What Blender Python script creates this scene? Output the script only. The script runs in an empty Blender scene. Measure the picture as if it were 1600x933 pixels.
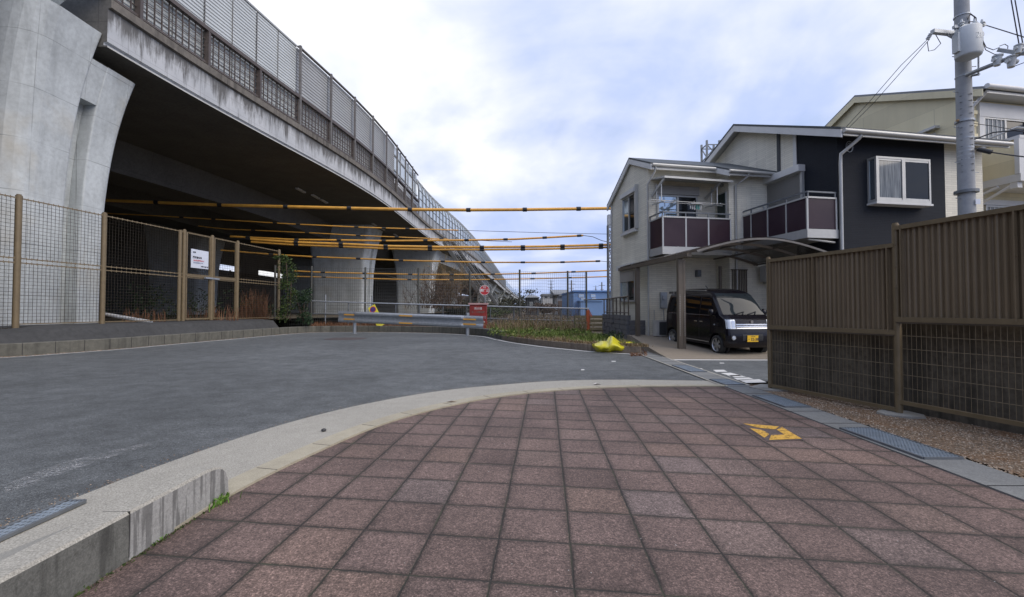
import bpy, bmesh, random
from math import sin, cos, pi, radians, atan, sqrt, floor, exp, atan2
from mathutils import Vector, Matrix
random.seed(7)
sc = bpy.context.scene
COL = sc.collection

# ------------------------------------------------------------------ camera, world, sun, exposure
CAMH = 1.3; FPX = 700.0; PITCH = atan(17.5/700)
cd = bpy.data.cameras.new('camera'); cam = bpy.data.objects.new('camera', cd); COL.objects.link(cam)
cam.location = (0, 0, CAMH); cam.rotation_euler = (pi/2+PITCH, 0, 0)
cd.sensor_width = 36; cd.lens = FPX/1600*36; cd.clip_start = .05; cd.clip_end = 3000
sc.camera = cam
sc.view_settings.view_transform = 'Standard'; sc.view_settings.look = 'None'
sc.view_settings.exposure = 0.42; sc.view_settings.gamma = 1.0
SUN_EL, SUN_AZ = radians(44), radians(122)       # azimuth measured from +Y towards +X
sd = bpy.data.lights.new('sun', 'SUN'); so = bpy.data.objects.new('sun', sd); COL.objects.link(so)
sd.energy = 2.0; sd.angle = radians(60); sd.color = (1, .88, .72)
sdir = Vector((sin(SUN_AZ)*cos(SUN_EL), cos(SUN_AZ)*cos(SUN_EL), sin(SUN_EL)))
so.rotation_euler = sdir.to_track_quat('Z', 'Y').to_euler(); so.location = (0, 0, 60)

w = bpy.data.worlds.new('World'); sc.world = w; w.use_nodes = True
nt = w.node_tree; N = nt.nodes; L = nt.links; N.clear()
out = N.new('ShaderNodeOutputWorld')
sky = N.new('ShaderNodeTexSky'); sky.sky_type = 'NISHITA'; sky.sun_disc = False
sky.sun_elevation = SUN_EL; sky.sun_rotation = SUN_AZ
bsky = N.new('ShaderNodeBackground'); bsky.inputs[1].default_value = .13; L.new(sky.outputs[0], bsky.inputs[0])
tc = N.new('ShaderNodeTexCoord'); sep = N.new('ShaderNodeSeparateXYZ'); L.new(tc.outputs['Generated'], sep.inputs[0])
def wm(op, a, b=None, c=None):
    n = N.new('ShaderNodeMath'); n.operation = op
    for i, x in enumerate((a, b, c)):
        if x is None: continue
        if isinstance(x, (int, float)): n.inputs[i].default_value = x
        else: L.new(x, n.inputs[i])
    return n.outputs[0]
zc = wm('MAXIMUM', sep.outputs[2], 0.0); den = wm('ADD', zc, .30)
cx = wm('DIVIDE', sep.outputs[0], den); cy = wm('DIVIDE', sep.outputs[1], den)
cmb = N.new('ShaderNodeCombineXYZ'); L.new(cx, cmb.inputs[0]); L.new(cy, cmb.inputs[1])
def wnoise(s, d, dist, off=0):
    n = N.new('ShaderNodeTexNoise'); n.inputs['Scale'].default_value = s; n.inputs['Detail'].default_value = d
    n.inputs['Roughness'].default_value = .5; n.inputs['Distortion'].default_value = dist
    m = N.new('ShaderNodeMapping'); m.inputs['Location'].default_value = (off, off*.7, off*.3); L.new(cmb.outputs[0], m.inputs[0])
    L.new(m.outputs[0], n.inputs['Vector']); return n.outputs['Fac']
def wramp(fac, stops):
    r = N.new('ShaderNodeValToRGB'); L.new(fac, r.inputs[0]); e = r.color_ramp.elements
    while len(e) < len(stops): e.new(.5)
    for k, (p_, c_) in enumerate(stops): e[k].position = p_; e[k].color = (*c_, 1)
    return r.outputs[0]
n1 = wnoise(1.25, 6, .35, 3.1); n2 = wnoise(4.0, 5, .2, 9.0)
# brightening towards the hidden sun
dotn = N.new('ShaderNodeVectorMath'); dotn.operation = 'DOT_PRODUCT'; L.new(tc.outputs['Generated'], dotn.inputs[0])
gd = Vector((-.35, .85, .40)).normalized(); dotn.inputs[1].default_value = gd
glow = wm('POWER', wm('MAXIMUM', dotn.outputs['Value'], 0.0), 5.0)
f = wm('ADD', wm('ADD', wm('MULTIPLY', n1, .78), wm('MULTIPLY', n2, .22)), wm('MULTIPLY', glow, .17))
ccol = wramp(f, [(.42, (.34, .44, .72)), (.54, (.45, .53, .77)), (.64, (.65, .69, .82)), (.74, (.90, .90, .90))])
bcl = N.new('ShaderNodeBackground'); L.new(ccol, bcl.inputs[0]); bcl.inputs[1].default_value = 1.0
cover = wramp(wnoise(2.3, 6, .4, 17.0), [(.30, (.75, .75, .75)), (.42, (1, 1, 1))])
mx = N.new('ShaderNodeMixShader'); L.new(cover, mx.inputs[0]); L.new(bsky.outputs[0], mx.inputs[1]); L.new(bcl.outputs[0], mx.inputs[2])
L.new(mx.outputs[0], out.inputs[0])

# ------------------------------------------------------------------ projection helpers (measure the place from the photo)
def ray(px, py):
    x = (px-800)/FPX; z = (466.5-py)/FPX
    return Vector((x, cos(PITCH)-sin(PITCH)*z, sin(PITCH)+cos(PITCH)*z))
def G(px, py, z=0.0):
    r = ray(px, py); t = (z-CAMH)/r.z; return Vector((r.x*t, r.y*t, z))
def AT(px, py, Y):
    r = ray(px, py); t = Y/r.y; return Vector((r.x*t, Y, CAMH+r.z*t))

# ------------------------------------------------------------------ materials
def lin(c): return tuple(((x/255)/12.92 if x/255 <= .04045 else ((x/255+.055)/1.055)**2.4) for x in c)
class MT:
    def __init__(s, name):
        s.m = bpy.data.materials.new(name); s.m.use_nodes = True
        s.t = s.m.node_tree; s.n = s.t.nodes; s.l = s.t.links
        s.b = s.n['Principled BSDF']; s.tc = s.n.new('ShaderNodeTexCoord')
        g = s.n.new('ShaderNodeNewGeometry'); s.pos = g.outputs['Position']
    def val(s, sock, x):
        if hasattr(x, 'is_linked'): s.l.new(x, sock)
        elif isinstance(x, (tuple, list)): sock.default_value = (*x, 1) if len(x) == 3 and len(sock.default_value) == 4 else x
        else: sock.default_value = x
    def math(s, op, a, b=None, c=None):
        n = s.n.new('ShaderNodeMath'); n.operation = op
        for i, x in enumerate((a, b, c)):
            if x is not None: s.val(n.inputs[i], x)
        return n.outputs[0]
    def noise(s, scale, detail=4, rough=.55, dist=0, stretch=None, vec=None):
        n = s.n.new('ShaderNodeTexNoise'); n.inputs['Scale'].default_value = scale; n.inputs['Detail'].default_value = detail
        n.inputs['Roughness'].default_value = rough; n.inputs['Distortion'].default_value = dist
        v = vec or s.pos
        if stretch:
            m = s.n.new('ShaderNodeMapping'); m.inputs['Scale'].default_value = stretch; s.l.new(v, m.inputs[0]); v = m.outputs[0]
        s.l.new(v, n.inputs['Vector']); return n.outputs['Fac']
    def ramp(s, fac, stops):
        r = s.n.new('ShaderNodeValToRGB'); s.l.new(fac, r.inputs[0]); e = r.color_ramp.elements
        while len(e) < len(stops): e.new(.5)
        for k, (p, c) in enumerate(stops):
            e[k].position = p; c = (c, c, c) if isinstance(c, (int, float)) else c; e[k].color = (*c, 1)
        return r.outputs[0]
    def mix(s, fac, a, b, mode='MIX'):
        n = s.n.new('ShaderNodeMix'); n.data_type = 'RGBA'; n.blend_type = mode
        s.val(n.inputs[0], fac); s.val(n.inputs[6], a); s.val(n.inputs[7], b); return n.outputs[2]
    def col(s, c): s.val(s.b.inputs['Base Color'], c)
    def rough(s, r): s.val(s.b.inputs['Roughness'], r)
    def metal(s, r): s.val(s.b.inputs['Metallic'], r)
    def bump(s, h, st=.3, d=.01):
        n = s.n.new('ShaderNodeBump'); n.inputs['Strength'].default_value = st; n.inputs['Distance'].default_value = d
        s.val(n.inputs['Height'], h); s.l.new(n.outputs[0], s.b.inputs['Normal'])
    def sepxyz(s, v=None):
        n = s.n.new('ShaderNodeSeparateXYZ'); s.l.new(v or s.pos, n.inputs[0]); return n.outputs
def sc3(c, k): return tuple(x*k for x in c)
def simple(name, c, rough=.6, metal=0.0, var=.12, scale=3.0, bump=0.0, spec=None, c2=None, fine=None):
    m = MT(name); n = m.noise(scale, 5)
    base = m.ramp(n, [(.3, sc3(c, 1-var)), (.7, c2 or sc3(c, 1+var))])
    if fine:
        f_ = m.noise(fine[0], 2); base = m.mix(fine[1], base, m.ramp(f_, [(.35, sc3(c, .35)), (.65, sc3(c, 1.6))]))
    m.col(base); m.rough(rough); m.metal(metal)
    if spec is not None: m.b.inputs['Specular IOR Level'].default_value = spec
    if bump: m.bump(m.noise(scale*12, 4), bump, .01)
    return m.m
M = {}
# asphalt
m = MT('asphalt'); a = m.noise(85, 4, .8); b_ = m.noise(.55, 5); c_ = m.noise(3.2, 6, .6)
base = m.ramp(a, [(.34, .02), (.48, .085), (.58, .15), (.66, .40)])
base = m.mix(.30, base, m.ramp(b_, [(.35, .075), (.65, .125)]))
patch = m.mix(1.0, m.ramp(c_, [(.35, .72), (.65, 1.10)]), m.ramp(m.noise(.25, 4, .6, .6), [(.35, .80), (.62, 1.18)]), 'MULTIPLY')
base = m.mix(1.0, base, patch, 'MULTIPLY'); base = m.mix(1.0, base, (1.0, 1.08, 1.10), 'MULTIPLY')
base = m.mix(1.0, base, m.ramp(m.noise(24, 5, .85), [(.34, .62), (.50, 1.0), (.66, 1.5)]), 'MULTIPLY'); crk = m.n.new('ShaderNodeTexVoronoi'); crk.feature = 'DISTANCE_TO_EDGE'; crk.inputs['Scale'].default_value = .42
wv = m.n.new('ShaderNodeVectorMath'); wv.operation = 'ADD'; m.l.new(m.pos, wv.inputs[0])
nz = m.n.new('ShaderNodeTexNoise'); nz.inputs['Scale'].default_value = 2.0; nz.inputs['Detail'].default_value = 5; m.l.new(m.pos, nz.inputs['Vector'])
m.l.new(nz.outputs['Color'], wv.inputs[1]); m.l.new(wv.outputs[0], crk.inputs['Vector'])
ck = m.ramp(crk.outputs['Distance'], [(.0, .72), (.006, 1.0)])
base = m.mix(1.0, base, ck, 'MULTIPLY')
m.col(base); m.rough(.82); m.bump(a, .7, .01); M['asphalt'] = m.m
# paving tiles
m = MT('red_paving_tiles'); o = m.sepxyz(); T = .4
u0 = .29*.9972-2.09*.0750; v0 = .33*.1286+2.92*.9917
wob = m.math('MULTIPLY', m.math('SUBTRACT', m.noise(1.3, 2), .5), .018)
wob2 = m.math('MULTIPLY', m.math('SUBTRACT', m.noise(22, 4, .7), .5), .014)
wobs = m.math('ADD', wob, wob2)
uu = m.math('DIVIDE', m.math('ADD', m.math('SUBTRACT', m.math('SUBTRACT', m.math('MULTIPLY', o[0], .9972), m.math('MULTIPLY', o[1], .0750)), u0), wobs), T)
vv = m.math('DIVIDE', m.math('ADD', m.math('SUBTRACT', m.math('ADD', m.math('MULTIPLY', o[0], .1286), m.math('MULTIPLY', o[1], .9917)), v0), wobs), T)
fu = m.math('ABSOLUTE', m.math('SUBTRACT', m.math('FRACT', uu), .5)); fv = m.math('ABSOLUTE', m.math('SUBTRACT', m.math('FRACT', vv), .5))
ed = m.math('SUBTRACT', .5, m.math('MAXIMUM', fu, fv))          # distance to joint, in tiles
cell = m.n.new('ShaderNodeCombineXYZ'); m.l.new(m.math('FLOOR', uu), cell.inputs[0]); m.l.new(m.math('FLOOR', vv), cell.inputs[1])
wn = m.n.new('ShaderNodeTexWhiteNoise'); wn.noise_dimensions = '2D'; m.l.new(cell.outputs[0], wn.inputs['Vector'])
tint = m.ramp(wn.outputs['Value'], [(0, (.122, .083, .070)), (.3, (.142, .097, .082)), (.6, (.152, .105, .090)), (.85, (.174, .117, .093)), (1, (.156, .118, .107))])
sp = m.noise(95, 4, .8); sp2 = m.noise(420, 2, .6)
spk = m.ramp(sp, [(.34, .30), (.46, .80), (.56, 1.2), (.66, 2.6)])
base = m.mix(1.0, tint, spk, 'MULTIPLY')
base = m.mix(1.0, base, m.ramp(m.noise(26, 4, .8), [(.36, .76), (.50, 1.0), (.64, 1.25)]), 'MULTIPLY'); gr = m.noise(1.1, 5, .6); base = m.mix(1.0, base, m.ramp(gr, [(.3, .62), (.65, 1.15)]), 'MULTIPLY')
edn = m.math('ADD', ed, m.math('MULTIPLY', m.math('SUBTRACT', m.noise(9, 5, .7), .5), .16))
base = m.mix(1.0, base, m.ramp(edn, [(.0, (.48, .50, .48)), (.10, (.92, .92, .92)), (.18, (1, 1, 1))]), 'MULTIPLY')
jw = m.math('ADD', .004, m.math('MULTIPLY', m.noise(5.5, 4), .018))
jm = m.math('LESS_THAN', ed, jw)
moss = m.ramp(m.noise(3.5, 4), [(.45, (.026, .022, .018)), (.62, (.040, .040, .024)), (.72, (.06, .06, .035))])
base = m.mix(jm, base, moss)
m.col(base); m.rough(.78)
hgt = m.math('ADD', m.math('MULTIPLY', m.math('MINIMUM', m.math('MULTIPLY', ed, 30), 1.0), 1.0), m.math('ADD', m.math('MULTIPLY', sp, .35), m.math('MULTIPLY', wn.outputs['Value'], .25)))
m.bump(hgt, .75, .008); M['tile'] = m.m
# concretes
def concrete(name, c, stain=.35, form=None, streak=0.0, speck=0.0, joints=0.0, tintc=None, sc_=1.0):
    m = MT(name); o = m.sepxyz()
    base = m.ramp(m.noise(.8*sc_, 6, .6), [(.3, sc3(c, .82)), (.7, sc3(c, 1.1))])
    base = m.mix(1.0, base, m.ramp(m.noise(7*sc_, 5, .65), [(.3, 1-stain*.5), (.6, 1.03)]), 'MULTIPLY')
    if speck:
        base = m.mix(speck, base, m.ramp(m.noise(95, 4, .8), [(.34, sc3(c, .3)), (.5, c), (.66, sc3(c, 2.0))]))
    if streak:
        s1 = m.noise(sc_, 4, .6, 0, (3.2, 3.2, .22)); s2 = m.noise(.5*sc_, 3)
        f_ = m.math('MULTIPLY', m.math('MULTIPLY', m.math('MAXIMUM', m.math('SUBTRACT', s1, .47), 0), 5.0), streak)
        f_ = m.math('MINIMUM', m.math('MULTIPLY', f_, m.ramp(s2, [(.35, .2), (.65, 1)])), .62)
        base = m.mix(f_, base, sc3(c, .22))
    if tintc:
        base = m.mix(m.ramp(m.noise(.35, 4, .6, .4), [(.55, 0.0), (.72, .45)]), base, tintc)
    if form:
        w_, h_ = form
        hz = m.math('ABSOLUTE', m.math('SUBTRACT', m.math('FRACT', m.math('DIVIDE', o[2], h_)), .5))
        vy = m.math('ABSOLUTE', m.math('SUBTRACT', m.math('FRACT', m.math('DIVIDE', m.math('ADD', o[1], m.math('MULTIPLY', o[0], .6)), w_)), .5))
        ln = m.math('MAXIMUM', m.math('GREATER_THAN', hz, .5-.012/h_), m.math('GREATER_THAN', vy, .5-.010/w_))
        ln = m.math('MULTIPLY', ln, m.ramp(m.noise(.7, 3), [(.4, .15), (.6, .75)]))
        base = m.mix(ln, base, sc3(c, .3))
    m.col(base); m.rough(.88); m.bump(m.noise(25*sc_, 5, .7), .25, .01); return m.m
M['pier'] = concrete('pale_pier_concrete', (.54, .575, .58), .3, (1.8, 1.8), .25, tintc=(.42, .36, .25))
M['kerb'] = concrete('kerb_concrete', (.26, .255, .235), .5, None, .6, .25)
M['kerb_old'] = concrete('mossy_kerb_concrete', (.135, .130, .108), .7, None, .7, .25)
M['band'] = concrete('exposed_aggregate_concrete', (.34, .325, .28), .4, None, 0, .5)
M['band2'] = concrete('pale_kerb_stone', (.38, .345, .26), .35, None, 0, .25)
M['chan'] = concrete('grey_channel_concrete', (.19, .195, .19), .4, None, 0, .3)
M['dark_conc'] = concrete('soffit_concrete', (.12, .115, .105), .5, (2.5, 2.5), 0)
M['old_wall'] = concrete('blackened_wall_concrete', (.130, .112, .082), .8, None, 1.6, sc_=1.6)
M['stairgrey'] = concrete('stair_concrete', (.24, .24, .225), .5)
M['kerb_brown'] = concrete('brown_stained_kerb', (.23, .185, .14), .8, None, .5, .3, sc_=2)
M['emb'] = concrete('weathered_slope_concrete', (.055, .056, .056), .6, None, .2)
M['kerb_face'] = concrete('streaked_kerb_face', (.36, .36, .345), .6, None, 2.6, .2, sc_=6)
M['kerb_face2'] = concrete('dark_mossy_kerb_face', (.15, .152, .138), .9, None, 1.2, .3, sc_=4)
M['slab'] = concrete('washed_gravel_slab', (.23, .195, .15), .4, None, 0, .5)
M['footing'] = concrete('footing_concrete', (.3, .29, .26), .4, None, 0, .2)
# fascia with run-off stains hanging from its ledge
m = MT('stained_fascia_concrete'); o = m.sepxyz()
base = m.ramp(m.noise(.6, 6, .6), [(.3, (.40, .42, .44)), (.7, (.52, .535, .55))])
s1 = m.noise(1.0, 6, .72, .3, (3.5, 2.6, .45)); s2 = m.noise(.28, 3)
hh = m.math('DIVIDE', m.math('SUBTRACT', o[2], 11.7), 1.5)
f_ = m.math('MULTIPLY', m.math('MAXIMUM', m.math('SUBTRACT', m.math('ADD', s1, m.math('MULTIPLY', hh, .34)), .58), 0), 6.0)
f_ = m.math('MINIMUM', m.math('MULTIPLY', f_, m.ramp(s2, [(.35, .55), (.6, 1)])), .88)
base = m.mix(f_, base, (.075, .072, .068))
hz = m.math('ABSOLUTE', m.math('SUBTRACT', m.math('FRACT', m.math('DIVIDE', o[1], 1.8)), .5))
base = m.mix(m.math('MULTIPLY', m.math('GREATER_THAN', hz, .493), .5), base, (.12, .12, .12))
hz = m.math('ABSOLUTE', m.math('SUBTRACT', m.math('FRACT', m.math('DIVIDE', m.math('SUBTRACT', o[2], 11.9), .62)), .5))
base = m.mix(m.math('MULTIPLY', m.math('GREATER_THAN', hz, .485), .35), base, (.15, .15, .15))
m.col(base); m.rough(.85); m.bump(m.noise(12, 5), .2, .02); M['fascia'] = m.m
M['ledge'] = concrete('brown_stained_ledge', (.17, .155, .135), .6, None, .9)
# siding
def siding(name, c, rows=.075, length=.42, br=.25):
    m = MT(name); o = m.sepxyz()
    al = m.math('ADD', m.math('MULTIPLY', o[0], .95), m.math('MULTIPLY', o[1], .62))
    cb = m.n.new('ShaderNodeCombineXYZ'); m.l.new(al, cb.inputs[0]); m.l.new(o[2], cb.inputs[1])
    bk = m.n.new('ShaderNodeTexBrick'); m.l.new(cb.outputs[0], bk.inputs['Vector']); bk.inputs['Scale'].default_value = 1
    bk.inputs['Brick Width'].default_value = length; bk.inputs['Row Height'].default_value = rows; bk.inputs['Mortar Size'].default_value = .006
    bk.inputs['Color1'].default_value = (*sc3(c, .93), 1); bk.inputs['Color2'].default_value = (*sc3(c, 1.05), 1); bk.inputs['Mortar'].default_value = (*sc3(c, .78), 1)
    base = m.mix(1.0, bk.outputs['Color'], m.ramp(m.noise(.7, 5), [(.3, .94), (.7, 1.03)]), 'MULTIPLY')
    base = m.mix(1.0, base, m.ramp(m.noise(1.0, 4, .6, 0, (2.5, 2.5, .25)), [(.35, .92), (.6, 1.0)]), 'MULTIPLY')
    m.col(base); m.rough(.75); m.bump(m.math('ADD', bk.outputs['Fac'], m.math('MULTIPLY', m.noise(60, 3), -.5)), br, -.006); return m.m
M['cream'] = siding('cream_textured_siding', (.76, .72, .60))
M['navy'] = siding('dark_navy_siding', (.020, .023, .030), .055, .6, .35); M['navy'].node_tree.nodes['Principled BSDF'].inputs['Specular IOR Level'].default_value = .2
M['yellowcream'] = siding('yellowish_cream_siding', (.74, .66, .44), .9, 2.6, .15)
M['white'] = simple('white_trim_paint', (.60, .60, .585), .45, 0, .06, 2)
M['alu'] = simple('pale_aluminium', (.48, .48, .46), .4, .3, .06, 4)
M['roof'] = simple('dark_slate_roof', (.045, .055, .062), .6, 0, .2, 9, .3)
M['brown'] = simple('bronze_brown_paint', (.120, .098, .075), .5, .1, .12, 6)
M['brown2'] = simple('khaki_brown_fence_paint', (.175, .132, .074), .5, .1, .12, 6)
m = MT('corrugated_brown_sheet'); base = m.ramp(m.noise(1.5, 5), [(.3, (.172, .128, .076)), (.7, (.208, .156, .094))])
base = m.mix(1.0, base, m.ramp(m.noise(1, 4, .6, 0, (3, 3, .5)), [(.3, .92), (.6, 1.03)]), 'MULTIPLY')
m.col(base); m.rough(.5); M['corr'] = m.m
M['brown3'] = simple('railing_brown_steel', (.085, .068, .060), .55, .1, .2, 3)
M['postgrey'] = simple('weathered_grey_post', (.16, .15, .14), .6, .2, .2, 4)
M['darkpost'] = simple('dark_green_grey_post', (.075, .078, .07), .6, .1, .15, 4)
M['galv'] = simple('galvanised_steel', (.36, .385, .41), .45, .55, .15, 7)
M['galvdark'] = simple('dull_galvanised_steel', (.17, .185, .2), .5, .4, .2, 7)
M['grate'] = simple('blue_grey_steel_grating', (.34, .40, .46), .4, .5, .12, 9)
M['wire'] = simple('fence_wire', (.075, .063, .048), .5, .3, .1, 5)
M['wiregrey'] = simple('grey_fence_wire', (.12, .125, .12), .5, .3, .1, 5)
M['orange'] = simple('yellow_orange_sleeve', (.72, .38, .07), .45, 0, .14, 2)
M['black'] = simple('black_tape', (.02, .02, .022), .6)
M['cable'] = simple('black_cable', (.03, .03, .032), .5)
M['rubber'] = simple('tyre_rubber', (.022, .022, .022), .8)
M['paintw'] = None
m = MT('worn_white_road_paint'); k = m.ramp(m.noise(22, 5, .75), [(.42, 0.0), (.56, 1.0)]); m.col((.55, .55, .54)); m.val(m.b.inputs['Alpha'], k); m.rough(.8); M['paintw'] = m.m
m = MT('faded_white_road_paint'); k = m.math('MULTIPLY', m.ramp(m.noise(70, 5, .85), [(.50, 0.0), (.60, 1.0)]), m.ramp(m.noise(5, 4, .7), [(.38, 0.0), (.60, 1.0)])); m.col((.5, .5, .5)); m.val(m.b.inputs['Alpha'], k); m.rough(.8); M['paintf'] = m.m
m = MT('solid_white_road_paint'); k = m.ramp(m.noise(30, 5, .75), [(.30, 0.0), (.40, 1.0)]); m.col((.62, .62, .60)); m.val(m.b.inputs['Alpha'], k); m.rough(.8); M['paints'] = m.m
m = MT('worn_yellow_paint'); k = m.ramp(m.noise(30, 6, .8), [(.36, 0.0), (.50, 1.0)]); m.col((.66, .38, .06)); m.val(m.b.inputs['Alpha'], k); m.rough(.7); M['yellowp'] = m.m
m = MT('soil'); m.col(m.ramp(m.noise(1.8, 8, .7), [(.3, (.05, .04, .028)), (.5, (.10, .075, .045)), (.7, (.12, .12, .06))])); m.rough(.95); m.bump(m.noise(30, 5), .6, .03); M['soil'] = m.m
m = MT('brown_gravel'); vo = m.n.new('ShaderNodeTexVoronoi'); vo.inputs['Scale'].default_value = 62; m.l.new(m.pos, vo.inputs['Vector'])
sp_ = m.n.new('ShaderNodeSeparateColor'); m.l.new(vo.outputs['Color'], sp_.inputs[0])
base = m.ramp(sp_.outputs[0], [(0, (.09, .06, .04)), (.35, (.22, .15, .09)), (.7, (.30, .22, .15)), (1, (.42, .35, .27))])
base = m.mix(m.ramp(m.noise(2.2, 5), [(.46, 0.0), (.66, .65)]), base, (.30, .14, .045)); base = m.mix(1.0, base, m.ramp(vo.outputs['Distance'], [(.0, 1.1), (.6, .45)]), 'MULTIPLY')
m.col(base); m.rough(.85); m.bump(vo.outputs['Distance'], .8, -.012); M['gravel'] = m.m
def leafmat(name, c1, c2, c3=None):
    m = MT(name); g = m.n.new('ShaderNodeNewGeometry')
    m.col(m.ramp(g.outputs['Random Per Island'], [(0, c1), (.5, c2), (1, c3 or sc3(c2, 1.4))])); m.rough(.65); m.b.inputs['Specular IOR Level'].default_value = .25
    return m.m
M['grass'] = leafmat('green_grass', (.065, .11, .02), (.13, .19, .04), (.24, .26, .08))
M['dry'] = leafmat('dry_straw_grass', (.13, .085, .04), (.24, .17, .09), (.36, .29, .18))
M['reed'] = leafmat('rusty_brown_reed', (.10, .045, .022), (.18, .085, .045), (.26, .14, .08))
M['ivy'] = leafmat('ivy_leaf', (.020, .038, .010), (.045, .075, .018), (.08, .11, .03))
M['shrub'] = leafmat('dark_shrub_leaf', (.010, .024, .012), (.022, .045, .020), (.04, .07, .03))
M['fartree'] = leafmat('far_tree_leaf', (.03, .035, .022), (.05, .055, .032), (.08, .075, .045))
M['twig'] = leafmat('bare_brown_twig', (.06, .042, .032), (.10, .07, .052), (.15, .11, .08))
M['weed'] = leafmat('bright_weed_leaf', (.06, .13, .015), (.10, .21, .03), (.16, .28, .05))
m = MT('window_glass'); m.col((.012, .014, .016)); m.rough(.03); m.b.inputs['Specular IOR Level'].default_value = .35; M['glass'] = m.m
m = MT('curtained_window_glass'); m.col(m.ramp(m.noise(1, 3, .6, 0, (22, 14, 1.2)), [(.35, (.07, .08, .085)), (.65, (.22, .235, .24))])); m.rough(.04); m.b.inputs['Specular IOR Level'].default_value = .6; M['glass_curtain'] = m.m
m = MT('mirror_window_glass'); m.col((.42, .5, .56)); m.rough(.03); m.metal(.85); M['glass_sky'] = m.m
m = MT('tinted_car_glass'); m.col((.008, .009, .011)); m.rough(.04); m.b.inputs['Specular IOR Level'].default_value = .7; M['carglass'] = m.m
m = MT('windscreen_glass'); m.col((.02, .026, .03)); m.rough(.03); m.b.inputs['Specular IOR Level'].default_value = .22; M['windscreen'] = m.m
m = MT('smoked_purple_panel'); m.col(m.ramp(m.noise(1.2, 3), [(.3, (.036, .020, .028)), (.7, (.055, .032, .040))])); m.rough(.28); m.b.inputs['Specular IOR Level'].default_value = .28; M['purple'] = m.m
m = MT('translucent_barrier_glass'); m.col((.30, .38, .44)); m.rough(.2); m.b.inputs['Transmission Weight'].default_value = .0; m.b.inputs['Alpha'].default_value = .72; M['tglass'] = m.m
m = MT('smoked_carport_sheet'); m.col((.05, .045, .04)); m.rough(.25); m.b.inputs['Alpha'].default_value = .78; M['poly'] = m.m
m = MT('black_car_paint'); m.col((.006, .005, .008)); m.rough(.25); m.b.inputs['Specular IOR Level'].default_value = .25; m.b.inputs['Coat Weight'].default_value = .35; m.b.inputs['Coat Roughness'].default_value = .04; M['carpaint'] = m.m
m = MT('chrome'); m.col((.62, .63, .65)); m.metal(1); m.rough(.16); M['chrome'] = m.m
M['rim'] = simple('silver_alloy', (.5, .51, .53), .3, .8, .05)
m = MT('lamp_lens'); m.col((.6, .64, .68)); m.metal(.6); m.rough(.12); m.bump(m.noise(40, 2), .5, .02); M['lens'] = m.m
M['plate'] = simple('yellow_plate_paint', (.78, .47, .02), .4, 0, .04)
M['red'] = simple('faded_red_paint', (.30, .030, .022), .55, 0, .25, 3)
M['signred'] = simple('sign_red', (.55, .035, .04), .45, 0, .08)
M['signyellow'] = simple('sign_yellow', (.70, .62, .06), .45, 0, .06)
M['signblue'] = simple('sign_blue_purple', (.07, .05, .20), .45)
M['wtext'] = simple('white_lettering', (.75, .72, .70), .6)
M['btext'] = simple('dark_lettering', (.03, .03, .04), .6)
M['bltext'] = simple('pale_blue_lettering', (.25, .30, .42), .6)
M['paper'] = simple('laminated_paper', (.62, .66, .74), .35, 0, .04)
m = MT('yellow_plastic_bag'); m.col(m.ramp(m.noise(7, 4), [(.3, (.52, .46, .012)), (.7, (.66, .61, .03))])); m.rough(.35); m.bump(m.noise(9, 4, .6, 1.2), .35, .02); M['bag'] = m.m
M['orangepost'] = simple('orange_marker_plastic', (.62, .14, .05), .5)
M['block'] = concrete('rough_garden_block', (.13, .13, .135), .7, None, .1, .2, sc_=3)
M['blue'] = simple('blue_metal_cladding', (.15, .25, .43), .6, 0, .08, .2)
M['greyroof'] = simple('grey_roof_tiles', (.20, .21, .22), .7, 0, .1, 1)
M['farwhite'] = simple('far_white_wall', (.48, .48, .47), .8, 0, .08, .3)
M['fardark'] = simple('far_dark_wall', (.06, .065, .07), .8, 0, .2, .3)
M['farbrown'] = simple('far_brown_wall', (.20, .15, .12), .8, 0, .1, .3)
M['pole'] = concrete('utility_pole_concrete', (.33, .345, .36), .25, None, .1)
M['tank'] = simple('transformer_paint', (.50, .53, .54), .5, 0, .06, 3)
M['acwhite'] = simple('ac_casing_paint', (.42, .41, .385), .5)
M['acgrille'] = simple('ac_grille', (.05, .052, .055), .6)
M['shutter'] = simple('shutter_slats', (.36, .35, .33), .5, .2, .05)
M['clothgreen'] = simple('teal_plastic', (.10, .42, .36), .5)
M['greenglass'] = simple('dark_green_louvre', (.012, .03, .026), .25)
M['louver'] = simple('pale_grey_louvre_panel', (.50, .53, .53), .5, .15, .07, .5)
M['louver2'] = simple('grey_louvre_panel', (.34, .35, .35), .5, .15, .1, .5)
M['curtain'] = simple('pale_curtain', (.26, .28, .29), .7, 0, .3, 3)
M['pipew'] = simple('white_plastic_pipe', (.62, .63, .64), .4)
M['stone'] = simple('dark_pebble', (.05, .05, .05), .7)
M['leaf'] = simple('dead_leaf', (.16, .10, .05), .8)
M['mortar'] = simple('pebble', (.28, .21, .14), .8, 0, .5, 60)
m = MT('haze')

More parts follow.
